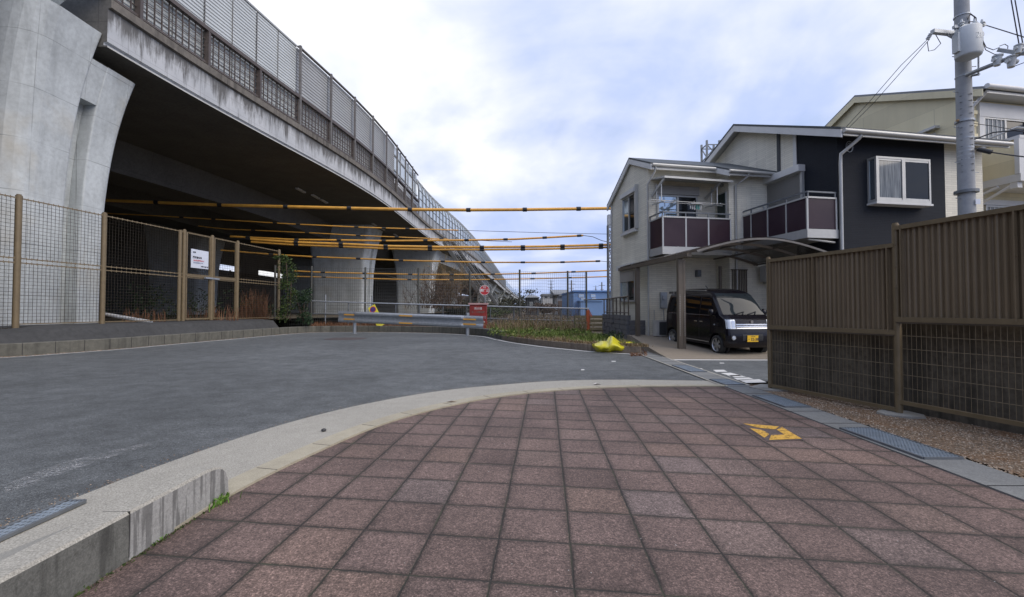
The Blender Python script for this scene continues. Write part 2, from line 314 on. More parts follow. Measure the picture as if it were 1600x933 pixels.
# ------------------------------------------------------------------ mesh builder
OFF = {}
class MB:
    def __init__(s): s.v = []; s.f = []; s.mi = []; s.cur = 0; s.sm = False; s.smf = []
    def add(s, vs, fs):
        b = len(s.v); s.v += [Vector(v) for v in vs]; s.f += [tuple(b+i for i in f) for f in fs]
        s.mi += [s.cur]*len(fs); s.smf += [s.sm]*len(fs); return s
    def box(s, lo, hi, R=None):
        x0, y0, z0 = lo; x1, y1, z1 = hi
        vs = [Vector(p) for p in ((x0,y0,z0),(x1,y0,z0),(x1,y1,z0),(x0,y1,z0),(x0,y0,z1),(x1,y0,z1),(x1,y1,z1),(x0,y1,z1))]
        if R: vs = [R(v) for v in vs]
        return s.add(vs, [(0,3,2,1),(4,5,6,7),(0,1,5,4),(1,2,6,5),(2,3,7,6),(3,0,4,7)])
    def bar(s, p, q, w_, h_=None, up=(0, 0, 1)):
        p = Vector(p); q = Vector(q); d = (q-p)
        if d.length < 1e-6: return s
        d.normalize(); up = Vector(up)
        if abs(d.dot(up)) > .98: up = Vector((0, 1, 0)) if abs(d.y) < .9 else Vector((1, 0, 0))
        sx = d.cross(up).normalized(); uz = sx.cross(d).normalized(); h_ = h_ or w_
        a_, b_ = sx*w_/2, uz*h_/2
        vs = [p-a_-b_, p+a_-b_, p+a_+b_, p-a_+b_, q-a_-b_, q+a_-b_, q+a_+b_, q-a_+b_]
        return s.add(vs, [(0,1,2,3),(7,6,5,4),(0,4,5,1),(1,5,6,2),(2,6,7,3),(3,7,4,0)])
    def tube(s, pts, r, n=8, r2=None, cap=True):
        pts = [Vector(p) for p in pts]; k = len(pts); rings = []; sv = s.sm; s.sm = n > 4
        ref = None
        for i, p in enumerate(pts):
            d = (pts[min(i+1, k-1)]-pts[max(i-1, 0)]).normalized()
            if ref is None: ref = Vector((0, 0, 1)) if abs(d.z) < .9 else Vector((1, 0, 0))
            x = d.cross(ref).normalized(); y = x.cross(d).normalized(); ref = y
            rr = r if r2 is None else r+(r2-r)*i/(k-1)
            rings.append([p+x*rr*cos(2*pi*j/n)+y*rr*sin(2*pi*j/n) for j in range(n)])
        vs = [v for rg in rings for v in rg]; fs = []
        for i in range(k-1):
            for j in range(n):
                a_, b_ = i*n+j, i*n+(j+1) % n; fs.append((a_, a_+n, b_+n, b_))
        s.add(vs, fs); s.sm = False
        if cap: s.add(rings[0], [tuple(range(n))]); s.add(rings[-1], [tuple(range(n-1, -1, -1))])
        s.sm = sv; return s
    def prism(s, poly, z0, z1):      # poly: list of (x,y); z may be function
        zf0 = z0 if callable(z0) else (lambda x, y: z0); zf1 = z1 if callable(z1) else (lambda x, y: z1)
        n = len(poly); vs = [(x, y, zf0(x, y)) for x, y in poly]+[(x, y, zf1(x, y)) for x, y in poly]
        ar = sum(poly[i][0]*poly[(i+1) % n][1]-poly[(i+1) % n][0]*poly[i][1] for i in range(n))
        fs = [tuple(range(n))[::-1], tuple(range(n, 2*n))]+[(i, (i+1) % n, (i+1) % n+n, i+n) for i in range(n)]
        if ar < 0: fs = [f[::-1] for f in fs]
        return s.add(vs, fs)
    def strip(s, A, B):             # ribbon between two polylines
        n = len(A); return s.add(list(A)+list(B), [(i, i+1, n+i+1, n+i) for i in range(n-1)])
    def loft(s, rings, closed=True, cap=False):
        n = len(rings[0]); vs = [v for r in rings for v in r]; fs = []
        for i in range(len(rings)-1):
            for j in range(n if closed else n-1):
                a_, b_ = i*n+j, i*n+(j+1) % n; fs.append((a_, b_, b_+n, a_+n))
        if cap: fs.append(tuple(range(n))[::-1]); fs.append(tuple((len(rings)-1)*n+j for j in range(n)))
        return s.add(vs, fs)
    def xf(s, fn): s.v = [fn(v) for v in s.v]; return s
    def build(s, name, mats, parent=None, loc=None, label=None):
        me = bpy.data.meshes.new(name); mats = mats if isinstance(mats, (list, tuple)) else [mats]
        off = OFF[parent.name] if parent is not None else (Vector(loc) if loc is not None else Vector((0, 0, 0)))
        me.from_pydata([tuple(v-off) for v in s.v], [], s.f)
        for m_ in mats: me.materials.append(m_)
        me.polygons.foreach_set('material_index', s.mi); me.polygons.foreach_set('use_smooth', s.smf)
        me.update(); o = bpy.data.objects.new(name, me); COL.objects.link(o)
        if parent is not None: o.parent = parent
        else: o.location = off
        OFF[o.name] = off
        if label: o['label'] = label
        return o
def tag(o, label, cat, group=None, kind=None):
    if label: o['label'] = label
    if cat: o['category'] = cat
    if group: o['group'] = group
    if kind: o['kind'] = kind
    return o
def thing(name, label, cat, loc=(0, 0, 0), group=None):
    o = bpy.data.objects.new(name, None); COL.objects.link(o); o.location = loc; o.empty_display_size = .2
    OFF[o.name] = Vector(loc); return tag(o, label, cat, group)
def struct(name, mb, mat):
    o = mb.build(name, mat); o['kind'] = 'structure'; return o
def dup(root, loc, rotz=None, label=None, group=None):
    def cp(o, par):
        c = o.copy(); COL.objects.link(c)
        if par is not None: c.parent = par
        OFF[c.name] = OFF[o.name]
        for ch in o.children: cp(ch, c)
        return c
    r = cp(root, None); r.location = loc
    if rotz is not None: r.rotation_euler = (0, 0, rotz)
    if label: r['label'] = label
    if group: r['group'] = group
    return r
def setloc(o, loc, rotz=0.0):
    o.location = loc; o.rotation_euler = (0, 0, rotz)
_font = None
def text_mesh(txt, size, origin, xdir, ydir, mat, name, parent, bold=0.0, depth=.002, align='CENTER'):
    cu = bpy.data.curves.new('t', 'FONT'); cu.body = txt; cu.size = size; cu.align_x = align; cu.align_y = 'CENTER'; cu.offset = bold
    cu.resolution_u = 2
    o = bpy.data.objects.new('t', cu); COL.objects.link(o); dg = bpy.context.evaluated_depsgraph_get()
    me = o.evaluated_get(dg).to_mesh(); xd = Vector(xdir).normalized(); yd = Vector(ydir).normalized(); nn = xd.cross(yd)
    mb = MB(); mb.add([Vector(origin)+xd*v.co.x+yd*v.co.y+nn*depth for v in me.vertices], [tuple(p.vertices) for p in me.polygons])
    bpy.data.objects.remove(o); bpy.data.curves.remove(cu)
    return mb.build(name, mat, parent)

# ================================================================== GROUND
g = MB(); g.add([(-500, -60, -.06), (500, -60, -.06), (900, 1500, -.06), (-900, 1500, -.06)], [(0, 1, 2, 3)]); struct('ground', g, M['soil'])
OUTER = [(-3.05, -1.5), (-3.05, 2.0), (-3.04, 2.69), (-3.0, 3.14), (-2.95, 3.65), (-2.71, 4.78), (-2.40, 5.55), (-1.99, 6.25), (-1.35, 7.00), (-.85, 7.40), (-.24, 7.72), (.35, 8.02), (.94, 8.22), (1.65, 8.31), (2.36, 8.31), (3.0, 8.24), (3.66, 8.18)]
INNER = [(-2.0, -1.5), (-2.0, 2.0), (-1.98, 2.69), (-1.96, 3.14), (-1.88, 3.65), (-1.62, 4.62), (-1.42, 5.15), (-1.10, 5.70), (-.63, 6.27), (-.28, 6.60), (.20, 6.92), (.64, 7.14), (1.1, 7.32), (1.65, 7.44), (2.2, 7.52), (2.9, 7.56), (3.64, 7.57)]
def chanx(Y): return 3.46+.025*(Y-3) if Y < 13 else 3.71
def lerp2(A, B, t): return [(a[0]+(b[0]-a[0])*t, a[1]+(b[1]-a[1])*t) for a, b in zip(A, B)]
KP = [(-15.6, 13.2), (-14.9, 12.5), (-14.2, 12.2), (-13.75, 12.5), (-13.45, 13.5), (-13.0, 14.9), (-12.95, 16.6), (-12.6, 18.9), (-12.3, 22.0), (-12.0, 24.6), (-11.2, 25.9), (-9.4, 26.2), (-7.0, 26.0), (-5.0, 25.4), (-3.0, 24.2), (-1.6, 22.6), (-.9, 21.2), (-.42, 19.4)]
IS = [(-.42, 19.4), (.15, 17.8), (1.14, 16.0), (1.9, 14.9), (2.58, 14.05), (3.25, 13.55), (3.78, 13.25)]
def chaikin(P, k=2):
    for _ in range(k):
        Q = [P[0]]
        for a, b in zip(P, P[1:]): Q += [(a[0]*.75+b[0]*.25, a[1]*.75+b[1]*.25), (a[0]*.25+b[0]*.75, a[1]*.25+b[1]*.75)]
        P = Q+[P[-1]]
    return P
KPs = chaikin(KP); ISs = chaikin(IS, 2)
# asphalt
g = MB(); poly = [(-60, -12), (-3.05, -12)]+[(x+.0, y) for x, y in OUTER]+[(60, 8.2), (60, 11.75), (3.9, 11.75), (3.9, 13.3)]
poly += [(x, y+.02) for x, y in ISs[::-1]]+[(x, y+.1) for x, y in KPs[::-1]]+[(-60, 13.2)]
g.add([(x, y, 0) for x, y in poly], [tuple(range(len(poly)))]); struct('road', g, M['asphalt'])
# far asphalt beyond to the right of the channel is part of same sheet; plaza
g = MB(); poly = [(x, y) for x, y in INNER]+[(chanx(7.5), 7.57), (chanx(3), 3), (chanx(-1.5), -1.5)]
g.add([(x, y, .004) for x, y in poly], [tuple(range(len(poly)))]); struct('plaza_pavement', g, M['tile'])
# band: aggregate gutter + inner kerb stones
MID = lerp2(INNER, OUTER, .20)
def dense(P, st=.12):
    Q = []
    for a, b in zip(P, P[1:]):
        L_ = sqrt((a[0]-b[0])**2+(a[1]-b[1])**2); n = max(1, int(L_/st))
        for i in range(n): Q.append((a[0]+(b[0]-a[0])*i/n, a[1]+(b[1]-a[1])*i/n))
    return Q+[P[-1]]
g = MB(); O2, I2, M2 = chaikin(OUTER, 2), chaikin(INNER, 2), chaikin(MID, 2)
g.strip([(x, y, .008) for x, y in O2], [(x, y, .010) for x, y in M2]); g.strip([(x, y, -.02) for x, y in O2], [(x, y, .008) for x, y in O2])
struct('gutter', g, M['band'])
g = MB(); g.strip([(x, y, .022) for x, y in M2], [(x, y, .022) for x, y in I2]); g.strip([(x, y, .0) for x, y in M2], [(x, y, .022) for x, y in M2]); g.strip([(x, y, .022) for x, y in I2], [(x, y, .0) for x, y in I2])
struct('kerb_stones', g, M['band2'])
g = MB(); acc = 0
Id, Md = dense(I2, .05), dense(M2, .05)
for i in range(14, len(I2)-1):
    acc += (Vector(I2[i])-Vector(I2[i+1])).length
    if acc > .6:
        acc = 0; p = Vector((*I2[i], .0225)); d = (Vector((*I2[i+1], .0225))-p).normalized(); q = p+Vector((-d.y, d.x, 0))*min(.19, (Vector(M2[i])-Vector(I2[i])).length*.9); g.bar(p, q, .005, .002)
struct('kerb_joints', g, M['black'])
# foreground raised kerb with a sloped back, rounded end
def fore_kerb():
    rings = []; ys = [-1.5, 0, 1, 1.8, 2.35, 2.8, 2.95, 3.03, 3.09, 3.13, 3.155, 3.165]
    hs = [.255]*7+[.245, .225, .19, .13, .02]
    bks = [.15]*4+[.15, .12, .09, .07, .05, .03, .02, .01]
    for y, h, bk in zip(ys, hs, bks):
        x = -1.98
        rings.append([Vector((x, y, 0)), Vector((x, y, h-.015)), Vector((x-.012, y, h)), Vector((x-.15, y, h)), Vector((x-.17, y, h-.02)), Vector((x-.2-bk*3.4, y, max(.012, h-.235))), Vector((x-.2-bk*3.4, y, 0))])
    return rings
g = MB(); R_ = fore_kerb(); g.cur = 2; g.loft([r[:2] for r in R_[:5]], False); g.cur = 0; g.loft([r[:2] for r in R_[4:]], False); g.cur = 1; g.loft([r[1:] for r in R_], False); g.cur = 0; g.add(R_[-1], [tuple(range(7))]); o = struct('kerb', g, M['kerb_face']); o.data.materials.append(M['band']); o.data.materials.append(M['kerb_face2'])
g = MB(); g.box((-2.12, 2.346, .02), (-1.9788, 2.350, .2552)); struct('kerb_joint', g, M['black'])
# left kerb & island kerb
def offs(P, d):
    Q = []
    for i, p in enumerate(P):
        a = Vector(P[max(i-1, 0)]); b = Vector(P[min(i+1, len(P)-1)]); t = (b-a).normalized(); nn = Vector((-t.y, t.x)); q = Vector(p)+nn*d; Q.append((q.x, q.y))
    return Q
g = MB(); b0 = KPs; b1 = offs(KPs, .03); b2 = offs(KPs, .22)
H1 = .36
g.strip([(x, y, 0) for x, y in b0], [(x, y, H1-.02) for x, y in b0]); g.strip([(x, y, H1-.02) for x, y in b0], [(x, y, H1) for x, y in b1]); g.strip([(x, y, H1) for x, y in b1], [(x, y, H1) for x, y in b2]); g.strip([(x, y, H1) for x, y in b2], [(x, y, .0) for x, y in b2])
for i in range(0, len(KPs)-1):
    pass
struct('kerb', g, M['kerb_old'])
g = MB(); acc = 0
kd = dense(KPs, .05); kdo = offs(kd, -.004)
for i in range(1, len(kd)):
    acc += .05
    if acc >= .62: acc = 0; x, y = kdo[i]; g.tube([(x, y, .0), (x, y, H1)], .008, 4)
struct('kerb_joint', g, M['black'])
g = MB(); b0 = ISs; b1 = offs(ISs, .02); b2 = offs(ISs, .20); H2 = .215
g.strip([(x, y, 0) for x, y in b0], [(x, y, H2-.02) for x, y in b0]); g.strip([(x, y, H2-.02) for x, y in b0], [(x, y, H2) for x, y in b1]); g.strip([(x, y, H2) for x, y in b1], [(x, y, H2) for x, y in b2])
e = ISs[-1]; e2 = b2[-1]; g.add([(e[0], e[1], 0), (e2[0], e2[1], 0), (e2[0], e2[1], H2), (e[0], e[1], H2)], [(0, 1, 2, 3)])
struct('kerb', g, M['kerb_brown'])
# white gutter line in front of the kerbs
g = MB(); A = offs(KPs, -.22); B = offs(KPs, -.32); g.strip([(x, y, .004) for x, y in A], [(x, y, .004) for x, y in B])
A = offs(ISs, -.16); B = offs(ISs, -.28); g.strip([(x, y, .004) for x, y in A], [(x, y, .004) for x, y in B]); struct('road_edge_line', g, M['paints'])
# faint paint, patches and zebra
g = MB()
def gq(pts, z=.006): g.add([G(*p, z) for p in pts], [tuple(range(len(pts)))])
gq([(6, 757), (100, 722), (245, 688), (238, 694), (110, 735), (8, 772)]); struct('worn_road_line', g, M['paintf'])
g = MB()
for q in [[(1087, 575.6), (1096, 575.4), (1100, 578), (1091, 578.4)], [(1114, 578), (1131, 577.8), (1137, 580.8), (1119, 581.2)], [(1126, 583), (1142, 582.4), (1166, 589.0), (1148, 589.6)], [(1136, 586.5), (1157, 586), (1161, 587.5), (1140, 588)],
          [(1146, 590.6), (1170, 589.8), (1178, 592.6), (1152, 593.4)], [(1156, 594.6), (1186, 592.4), (1198, 597.4), (1166, 598.4)], [(1040, 561.5), (1200, 562.0), (1200, 563.2), (1044, 562.8)], [(1124, 566.8), (1131, 566.8), (1132, 568), (1125, 568)], [(955, 564), (962, 564), (962, 565.2), (956, 565.2)], [(908, 577), (913, 577), (913, 578.5), (908, 578.5)]]: gq(q)
struct('road_markings', g, M['paints'])
m = MT('manhole_iron'); m.col((.075, .06, .058)); m.rough(.7); M['iron'] = m.m
c_ = G(540, 529.5); g = MB(); g.tube([(c_.x, c_.y, 0), (c_.x, c_.y, .005)], .9, 24); o = g.build('manhole_cover', M['iron'], loc=(c_.x, c_.y, 0)); tag(o, 'dark round manhole cover in the asphalt in front of the guardrail', 'manhole cover')
# channel, gravel, slab
g = MB(); W_ = .42
YS = [-1.5, 3, 7.6, 9, 11, 13.3, 16.5]
A = [(chanx(y) if y < 13 else 3.71+(y-13.3)*.06, y) for y in YS]
g.strip([(x, y, .016) for x, y in A], [(x+W_, y, .016) for x, y in A]); g.strip([(x, y, 0) for x, y in A], [(x, y, .016) for x, y in A]); g.strip([(x+W_, y, .016) for x, y in A], [(x+W_, y, 0) for x, y in A])
struct('drainage_channel', g, M['chan'])
g = MB(); A = [(x, y) for x, y in A if y > 7]; g.strip([(x-.035, y, .018) for x, y in A], [(x, y, .020) for x, y in A]); g.strip([(x+W_, y, .020) for x, y in A], [(x+W_+.04, y, .026) for x, y in A]); struct('channel_edging', g, M['band'])
g = MB(); y = -1.5
while y < 13:
    if not any(a_-.03 < y < b_ for a_, b_ in ((3.86, 4.88), (5.9, 6.72), (7.65, 8.25), (9.2, 10.3))): g.bar((chanx(y), y, .0175), (chanx(y)+W_, y+.0, .0175), .008, .003)
    y += .6
struct('channel_joints', g, M['black'])
g = MB(); g.add([(3.9, -1.5, .01), (14, -1.5, .01), (14, 7.9, .01), (4.02, 7.75, .01)], [(0, 1, 2, 3)]); struct('gravel_ground', g, M['gravel'])
g = MB(); g.add([G(*p, .03) for p in [(1171, 604.5), (1188, 600), (1222, 600.5), (1222, 606), (1186, 606.5)]], [(0, 1, 2, 3, 4)]); g.strip([G(1171, 604.5, 0.0), G(1188, 600, 0.0)], [G(1171, 604.5, .03), G(1188, 600, .03)]); struct('corner_kerb', g, M['footing'])
def slabz(y): return max(0.0, min(.34, (y-11.75)*.075))+.01
g = MB(); ys = [11.75, 12.5, 13.5, 14.5, 15.5, 16.3, 22]
g.strip([(chanx(13)+.42+(max(0, y-13)*.06) if y < 20 else 4.5, y, slabz(y)) for y in ys], [(26, y, slabz(y)) for y in ys]); g.strip([(3.9, 11.75, 0), (26, 11.75, 0)], [(3.9, 11.75, .012), (26, 11.75, .012)]); g.strip([(chanx(13)+.42+(max(0, y-13)*.06) if y < 20 else 4.5, y, 0) for y in ys], [(chanx(13)+.42+(max(0, y-13)*.06) if y < 20 else 4.5, y, slabz(y)) for y in ys]); struct('driveway', g, M['slab'])
# island soil, embankment
g = MB(); poly = offs(ISs, .19)
poly = [(x, y) for x, y in poly]+[(3.95, 15.5), (3.9, 28.5), (-3.5, 28.0), (-2.0, 24.0), (-1.0, 21.6)]
g.add([(x, y, .19) for x, y in poly], [tuple(range(len(poly)))]); struct('verge_soil', g, M['soil'])
g = MB(); poly = offs(KPs, .2)[12:]; poly2 = poly+[(-.6, 28), (-12, 28)]
g.add([(x, y, .27) for x, y in poly2], [tuple(range(len(poly2)))]); struct('planting_strip', g, M['soil'])
g = MB(); g.add([(-30, 28, .10), (60, 28, .10), (60, 75, -.02), (-30, 75, -.02)], [(0, 1, 2, 3)]); struct('field', g, M['soil'])
EZ = .78
FENCE0 = Vector((-15.47, 14.0)); FD = Vector((.116, .993)).normalized()
def FP(t, z=0): return Vector((FENCE0.x+FD.x*t, FENCE0.y+FD.y*t, z))
g = MB(); A = [(-17.5, 10.0)]+[(x, y) for x, y in offs(KPs, .25) if y < 25.2 and x < -12.0]
n = len(A); B = []
for (x, y) in A:
    t = (y-FENCE0.y)/FD.y; xx = FENCE0.x+FD.x*t+.28; B.append((min(xx, x-.25), y+.1))
zt = [min(EZ, .45+.3*(y-10.0)/4.2) for x, y in B]
A1 = [(a[0]+(b[0]-a[0])*.35, a[1]+.02) for a, b in zip(A, B)]; A2_ = [(a[0]+(b[0]-a[0])*.60, a[1]+.03) for a, b in zip(A, B)]
g.strip([(x, y, .12) for x, y in A], [(x, y, .16) for x, y in A1]); g.strip([(x, y, .16) for x, y in A1], [(x, y, z-.07) for (x, y), z in zip(A2_, zt)]); g.strip([(x, y, z-.07) for (x, y), z in zip(A2_, zt)], [(x, y, z) for (x, y), z in zip(B, zt)]); g.strip([(x, y, z) for (x, y), z in zip(B, zt)], [(x-1.5, y, z) for (x, y), z in zip(B, zt)])
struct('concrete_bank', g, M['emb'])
g = MB(); poly = [(-120, 6), (-16.9, 6), (-16.3, 12), (FP(0).x, 14.0), (FP(12.8).x, FP(12.8).y), (-13.6, 30), (-12.5, 32), (-16, 300), (-250, 300)]
g.add([(x, y, EZ-.02 if y > 12.5 else .45) for x, y in poly], [tuple(range(len(poly)))]); struct('raised_ground', g, M['soil'])

# ================================================================== VIADUCT
EP = [(-60, -26), (-20, -20.3), (0, -17.8), (10, -16.6), (17, -15.72), (20.6, -15.4), (24.9, -14.7), (28, -14.18), (33, -13.3), (38.2, -12.6), (42, -12.3), (46.7, -12.15), (55.4, -12.1), (64.7, -11.9), (71.6, -11.5), (78.3, -10.8), (90, -9.5), (108, -8.3), (158, -6.5), (238, -4.0), (340, 0.2), (450, 6), (620, 18)]
def ex0(y):
    for (y0, x0), (y1, x1) in zip(EP, EP[1:]):
        if y <= y1: return x0+(x1-x0)*(y-y0)/(y1-y0)
    return EP[-1][1]
def EX(y):
    w_ = 2+abs(y)*.03; return sum(ex0(y+k*w_/3) for k in range(-3, 4))/7
def EN(y):
    d = Vector((EX(y+1)-EX(y-1), 2)).normalized(); return Vector((-d.y, d.x))     # points inward (away from us, -X)
def VP(y, o, z):
    n = EN(y); return Vector((EX(y)+n.x*o, y+n.y*o*.2, z))
via = thing('viaduct', 'long elevated concrete expressway on piers with grey noise barrier at left', 'viaduct', (-15, 20, 0))
def sta(y0, y1):
    ys = [y0]; y = y0
    while y < y1:
        y += max(1.2, min(12, y*.05)); ys.append(min(y, y1))
    return ys
YS = sta(17.15, 600); far = max(YS)
sec = [(30, 11.75), (.16, 11.52), (0, 11.5), (0, 11.56), (.14, 11.58), (.14, 11.70), (0, 11.72), (.0, 13.02), (-.14, 13.06), (-.14, 13.40), (.35, 13.40), (30, 13.40)]
def lofty(sec, YS, name, mats, mis=None, lab=None, cap=True):
    g = MB(); rings = [[VP(y, o, z) for o, z in sec] for y in YS]
    n = len(sec)
    for k in range(n-1):
        g.cur = mis[k] if mis else 0
        g.strip([r[k] for r in rings], [r[k+1] for r in rings])
    if cap:
        g.cur = 0
        for r in (rings[0], rings[-1]): g.add(r, [tuple(range(n))])
    return g.build(name, mats, via, label=lab)
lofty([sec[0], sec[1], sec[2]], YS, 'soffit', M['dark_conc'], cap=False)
lofty(sec[3:8], YS, 'fascia', [M['fascia']], cap=False)
lofty(sec[7:11], YS, 'ledge', [M['ledge']], cap=False)
lofty(sec[10:12], YS, 'road_deck', M['asphalt'], cap=False)
g = MB(); r = [VP(17.15, o, z) for o, z in sec]; g.add(r, [tuple(range(len(r)))]); g.build('end_face', M['dark_conc'], via)
g = MB(); g.strip([VP(y, -.012, 11.497) for y in YS], [VP(y, -.012, 11.565) for y in YS]); g.build('drip_edge', M['farwhite'], via)
# near span with rounded box underside
Yn = [-45, -30, -15, -5, 0, 4, 8, 11, 13.5, 15, 16.1]
sec2 = [(30, 12.15), (6, 12.1), (3.2, 12.08), (2.0, 12.12), (1.2, 12.25), (.7, 12.45), (.4, 12.7), (.2, 12.88), (0, 13.0), (-.1, 13.06), (-.1, 13.40), (30, 13.40)]
o = lofty(sec2, Yn, 'near_deck', [M['pier']])
g = MB(); ys = sta(80, 600); g.loft([[VP(y, 2.6, 9.8), VP(y, 1.9, 11.6), VP(y, 11, 11.65), VP(y, 10.4, 9.8)] for y in ys], True, True); g.build('box_girder', M['pier'], via)
# longitudinal girders below
for (o0, o1, zb) in ((9.5, 13.5, 9.7), (19, 23, 9.7)):
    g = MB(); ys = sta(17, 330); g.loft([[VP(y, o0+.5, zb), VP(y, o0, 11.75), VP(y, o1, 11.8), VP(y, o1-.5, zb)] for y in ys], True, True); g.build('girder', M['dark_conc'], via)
# conduit lamps on the soffit
for px, py in ((470, 296), (493, 306), (506, 313), (585, 350), (598, 357), (618, 366)):
    p = G(px, py, 11.55); g = MB(); g.box((p.x-.12, p.y-.7, 11.40), (p.x+.12, p.y+.7, 11.52)); g.build('lamp_housing', M['farwhite'], via)
def bays():
    ys = []; y = 29.1
    while y > -12: y -= 3.55
    while y < 56: ys.append(y); y += 3.55
    return ys
BY = bays(); GX0 = 57.5
for y in BY:
    near = y < 29.0; y1 = y+3.55
    # railing bay: posts, top rail, grid
    g = MB(); ztop = 15.25; o_ = .02
    g.bar(VP(y, o_, 13.4), VP(y, o_, ztop), .24, .16, (0, 1, 0)); g.bar(VP(y, o_-.02, ztop), VP(y1, o_-.02, ztop), .22, .20)
    g.bar(VP(y, o_, 13.55), VP(y1, o_, 13.55), .1, .1)
    for z in (13.95, 14.35, 14.75): g.bar(VP(y, o_+.03, z), VP(y1, o_+.03, z), .03, .035)
    for k in range(1, 10): yy = y+3.55*k/10; g.bar(VP(yy, o_, 13.5), VP(yy, o_, ztop), .05, .04, (0, 1, 0))
    g.build('railing', M['brown3'], via)
    # louvre panel bay
    g = MB(); on = .25; zb, zt = (13.45, 18.62); glz = y > 44
    nsl = 28 if near else 24
    for k in range(nsl if not glz else 6):
        z0 = zb+(zt-zb)*k/nsl; z1 = zb+(zt-zb)*(k+1)/nsl
        g.strip([VP(y+.02, on, z0), VP(y1-.02, on, z0)], [VP(y+.02, on-.035, z0+.04), VP(y1-.02, on-.035, z0+.04)])
        g.strip([VP(y+.02, on-.035, z0+.04), VP(y1-.02, on-.035, z0+.04)], [VP(y+.02, on, z1), VP(y1-.02, on, z1)])
    if not glz: g.strip([VP(y, on+.1, zb), VP(y1, on+.1, zb)], [VP(y, on+.1, zt+.03), VP(y1, on+.1, zt+.03)])
    else:
        g2 = MB(); g2.strip([VP(y, on+.02, 15.2), VP(y1, on+.02, 15.2)], [VP(y, on+.02, zt), VP(y1, on+.02, zt)]); g2.build('glass_panel', M['tglass'], via)
        for zz in (15.3, 16.0, 17.6): g.bar(VP(y, on-.03, zz), VP(y1, on-.03, zz), .12, .14)
        for f_ in (.33, .66): g.bar(VP(y+3.55*f_, on-.03, 15.3), VP(y+3.55*f_, on-.03, zt), .14, .12, (0, 1, 0))
    g.build('louvre_panel', M['louver'] if near else M['louver2'], via)
    if near:
        for yy in (y+.02, y+1.78):
            g = MB(); g.bar(VP(yy, on-.055, zb), VP(yy, on-.055, zt), .035, .02, (0, 1, 0)); g.build('panel_seam', M['postgrey'], via)
    if not near or y > 25.6:
        g = MB(); g.bar(VP(y1 if near else y, -.06, 13.3), VP(y1 if near else y, -.06, 18.68), .13, .16, (0, 1, 0)); g.build('barrier_post', M['postgrey'], via)
        g = MB(); g.bar(VP(y, .1, zt+.05), VP(y1, .1, zt+.05), .18, .08); g.build('barrier_cap', M['postgrey'], via)
    else:
        g = MB(); g.bar(VP(y, on-.02, zt+.06), VP(y1, on-.02, zt+.06), .1, .1); g.build('barrier_cap', M['louver2'], via)
# curved glass barrier beyond
def arch(y, t):     # t 0..1 from base to tip
    if t < .5: return VP(y, -.02, 13.4+6.6*t)
    a_ = (t-.5)/.5*radians(62); return VP(y, -.02+3.0*(1-cos(a_)), 16.7+3.0*sin(a_))
Ya = []; y = BY[-1]+3.55
while y < 250: Ya.append(y); y += 2.2
for i, y in enumerate(Ya):
    g = MB(); g.tube([arch(y, k/10) for k in range(11)], .12, 4); g.build('arch_rib', M['galvdark'], via)
g = MB(); ts = [k/10 for k in range(11)]
Yg = Ya+[350, 380, 420, 460, 520, 590]
g.sm = True
for a_, b_ in zip(ts[2:], ts[3:]): g.strip([arch(y, a_) for y in Yg], [arch(y, b_) for y in Yg])
g.build('curved_glass', M['tglass'], via)
g = MB(); g.strip([VP(y, .0, 13.4) for y in Yg], [VP(y, .0, 14.7) for y in Yg]); g.build('barrier_base', M['louver2'], via)
g = MB()
for t in (.2, .36, .52, .72, 1.0): g.tube([arch(y, t)+Vector((.02, 0, 0)) for y in Yg], .05, 4)
g.build('purlin', M['galvdark'], via)
# piers
def pier(xl, xr, y0, y1, zb, zt, fl, groove=True, lab=None, fly=.9, step=None, gs=0.0):
    g = MB(); rings = []; n = 22
    for i in range(n):
        t = i/(n-1); z = zb+(zt-zb)*t; k = fl*(t**3.2); kl = fl*.8*(t**3.2); ky = fly*(t**3.0)
        X0, X1, Y0, Y1 = xl-kl, xr+k, y0-ky*.15, y1+ky; r = .45; ym = (Y0+Y1)/2+gs*(1-t*.3)
        ring = []
        def arc(cx, cy, a0):
            for j in range(5): a_ = radians(a0+j*22.5); ring.append(Vector((cx+r*cos(a_), cy+r*sin(a_), z)))
        arc(X0+r, Y0+r, 180); arc(X1-r, Y0+r, 270)
        if groove:
            d = .55 if t < .76 else .02
            for (yy, dd) in ((ym-.35, 0), (ym-.30, d), (ym+.45, d), (ym+.5, 0)): ring.append(Vector((X1-dd, yy, z)))
        arc(X1-r, Y1-r, 0); arc(X0+r, Y1-r, 90)
        if step: ring = [Vector((v.x, v.y, min(v.z, step))) if v.y > ym+.1 else v for v in ring]
        rings.append(ring)
    g.loft(rings, True, True); return g.build('pier', M['pier'], via, label=lab)
